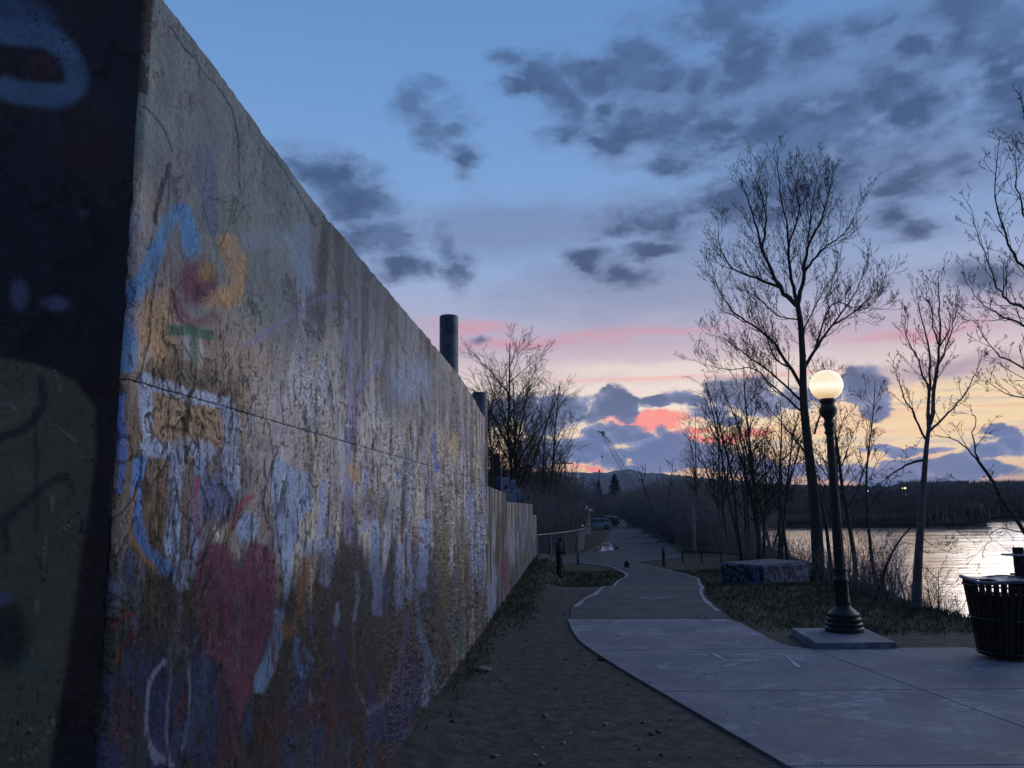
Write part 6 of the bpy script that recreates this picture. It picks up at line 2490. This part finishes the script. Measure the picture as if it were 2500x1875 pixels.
# head, bowed forward
bm = bmesh.new()
bmesh.ops.create_uvsphere(bm, u_segments=20, v_segments=16, radius=1)
for v in bm.verts:
    x, y, z = v.co
    v.co = Vector((x * .078 * (1 - .18 * max(0, -z)), y * .098, z * .118))
    if y < -.75 and abs(z + .05) < .25 and abs(x) < .3:
        v.co.y -= .018
    if y < -.6 and -.75 < z < -.45:
        v.co.y -= .008
me = bpy.data.meshes.new('head')
bm.to_mesh(me)
bm.free()
me.materials.append(M_skin)
hd = bpy.data.objects.new('head', me)
COL.objects.link(hd)
hd.parent = per
hd.location = (0, -.065, 1.635)
hd.rotation_euler = (math.radians(22), 0, 0)
for sgn in (-1, 1):
    MB().lathe([(.001, -.012), (.022, -.006), (.024, .004), (.001, .012)], (sgn * .079, .005, 0), 8).build('ear', M_skin, hd)
    MB().lathe([(.001, -.009), (.009, 0), (.001, .009)], (sgn * .03, -.089, .012), 8).build('eye', M_glass, hd)
m = MB()
prof = [(.086, .0), (.088, .03), (.082, .075), (.06, .108), (.02, .125)]
b0 = len(m.V)
m.lathe(prof, (0, .004, 0), 18)
for i, v in enumerate(m.V):
    m.V[i] = (v[0], v[1] * 1.2, v[2])
m.build('knit_cap', M_cloth, hd, True)


def bicycle():
    P_ = G(1356, 1406)
    t_ = thing('bicycle', 'bicycle lying on its side in the grass left of the person', 'bicycle', (P_[0] - .25, P_[1] + .4, P_[2] + .12), 0)
    t_.rotation_euler = (math.radians(74), math.radians(-14), math.radians(38))
    M_fr = mat('blue_grey_frame', (.06, .08, .11), .35, .2, 5, metal=.4, c2=(.14, .17, .22))
    for cx in (-.52, .52):
        pts = [(cx + .33 * math.cos(k * math.pi / 14), .33 * math.sin(k * math.pi / 14), 0) for k in range(29)]
        w_ = MB().tube(pts, .022, 6, False).build('wheel', M_tyre, t_)
        MB().tube([(cx + .305 * math.cos(k * math.pi / 14), .305 * math.sin(k * math.pi / 14), 0) for k in range(29)], .010, 5, False).build('rim', M_galv, w_)
        m_ = MB()
        for k in range(16):
            a_ = k * math.pi / 8
            m_.tube([(cx, 0, (.02 if k % 2 else -.02)), (cx + .30 * math.cos(a_), .30 * math.sin(a_), 0)], .003, 3, False)
        o_ = m_.build('spokes', M_galv, w_)
        MB().lathe([(.02, -.04), (.02, .04)], (cx, 0, 0), 8).build('hub', M_galv, w_)
    m_ = MB()
    bb, st, hd_, rh, fh = (-.08, -.05, 0), (-.2, .42, 0), (.36, .45, 0), (-.52, 0, 0), (.52, 0, 0)
    for a_, b_ in ((bb, st), (bb, hd_), (st, hd_), (rh, bb), (rh, st)):
        m_.tube([a_, b_], .018, 7)
    m_.build('frame', M_fr, t_)
    MB().tube([hd_, (.40, .30, 0), fh], .016, 6).build('fork', M_fr, t_)
    MB().tube([(.34, .5, 0), (.33, .56, 0), (.36, .58, -.14), (.28, .57, -.27)], .013, 6).tube([(.33, .56, 0), (.36, .58, .14), (.28, .57, .27)], .013, 6).build('handlebar', M_galv, t_)
    MB().box((-.22, .48, 0), (.26, .05, .12), 0, .02).build('saddle', M_tyre, t_)
    MB().tube([(-.08, -.05, .06), (.05, -.14, .07)], .012, 5).tube([(-.08, -.05, -.06), (-.2, .04, -.07)], .012, 5).build('cranks', M_galv, t_)
    for s__, p__ in ((1, (.05, -.14, .11)), (-1, (-.2, .04, -.11))):
        MB().box(p__, (.09, .02, .07), 0, .004).build('pedal', M_tyre, t_)


bicycle()

# dark underpass and boards at the end of the road
P = AT(1546, 1262, 215)
t = thing('road_shed', 'dark open shed closing the far end of the road', 'shed', (P[0], P[1], -.7), -.1)
MB().box((0, 0, 2.6), (7.5, 4, .3), 0, .03).build('roof', M_pole, t)
for sx in (-3.4, 0, 3.4):
    MB().box((sx, -1.7, 1.25), (.3, .3, 2.5)).build('post', M_pole, t)
MB().box((0, 1.8, 1.2), (7, .15, 2.4)).build('back_wall', M_pole, t)
MB().box((-2.4, -1.9, 1.1), (1.0, .1, 1.6)).build('pale_panel', mat('dim_panel', (.08, .10, .14), .7, .3, 3), t)

HAZE = True
if HAZE:
    m_ = bpy.data.materials.new('evening_haze')
    m_.use_nodes = True
    N = NT(m_.node_tree)
    v_ = N.n('ShaderNodeVolumePrincipled')
    v_.inputs['Color'].default_value = (.66, .76, 1.0, 1)
    v_.inputs['Density'].default_value = .00012
    v_.inputs['Anisotropy'].default_value = .1
    o_ = N.n('ShaderNodeOutputMaterial')
    N.link(v_.outputs[0], o_.inputs['Volume'])
    zb, zt = -9, 190
    X_, Y0_, Y1_ = 7600, -600, 8200
    hz_ = mesh('haze', [(-X_, Y0_, zb), (X_, Y0_, zb), (X_, Y1_, zb), (-X_, Y1_, zb), (-X_, Y0_, zt), (X_, Y0_, zt), (X_, Y1_, zt), (-X_, Y1_, zt)],
               [(3, 2, 1, 0), (4, 5, 6, 7), (0, 1, 5, 4), (1, 2, 6, 5), (2, 3, 7, 6), (3, 0, 4, 7)], m_)
    tag(hz_, 'thin blue evening haze over the valley', 'haze', kind='stuff')
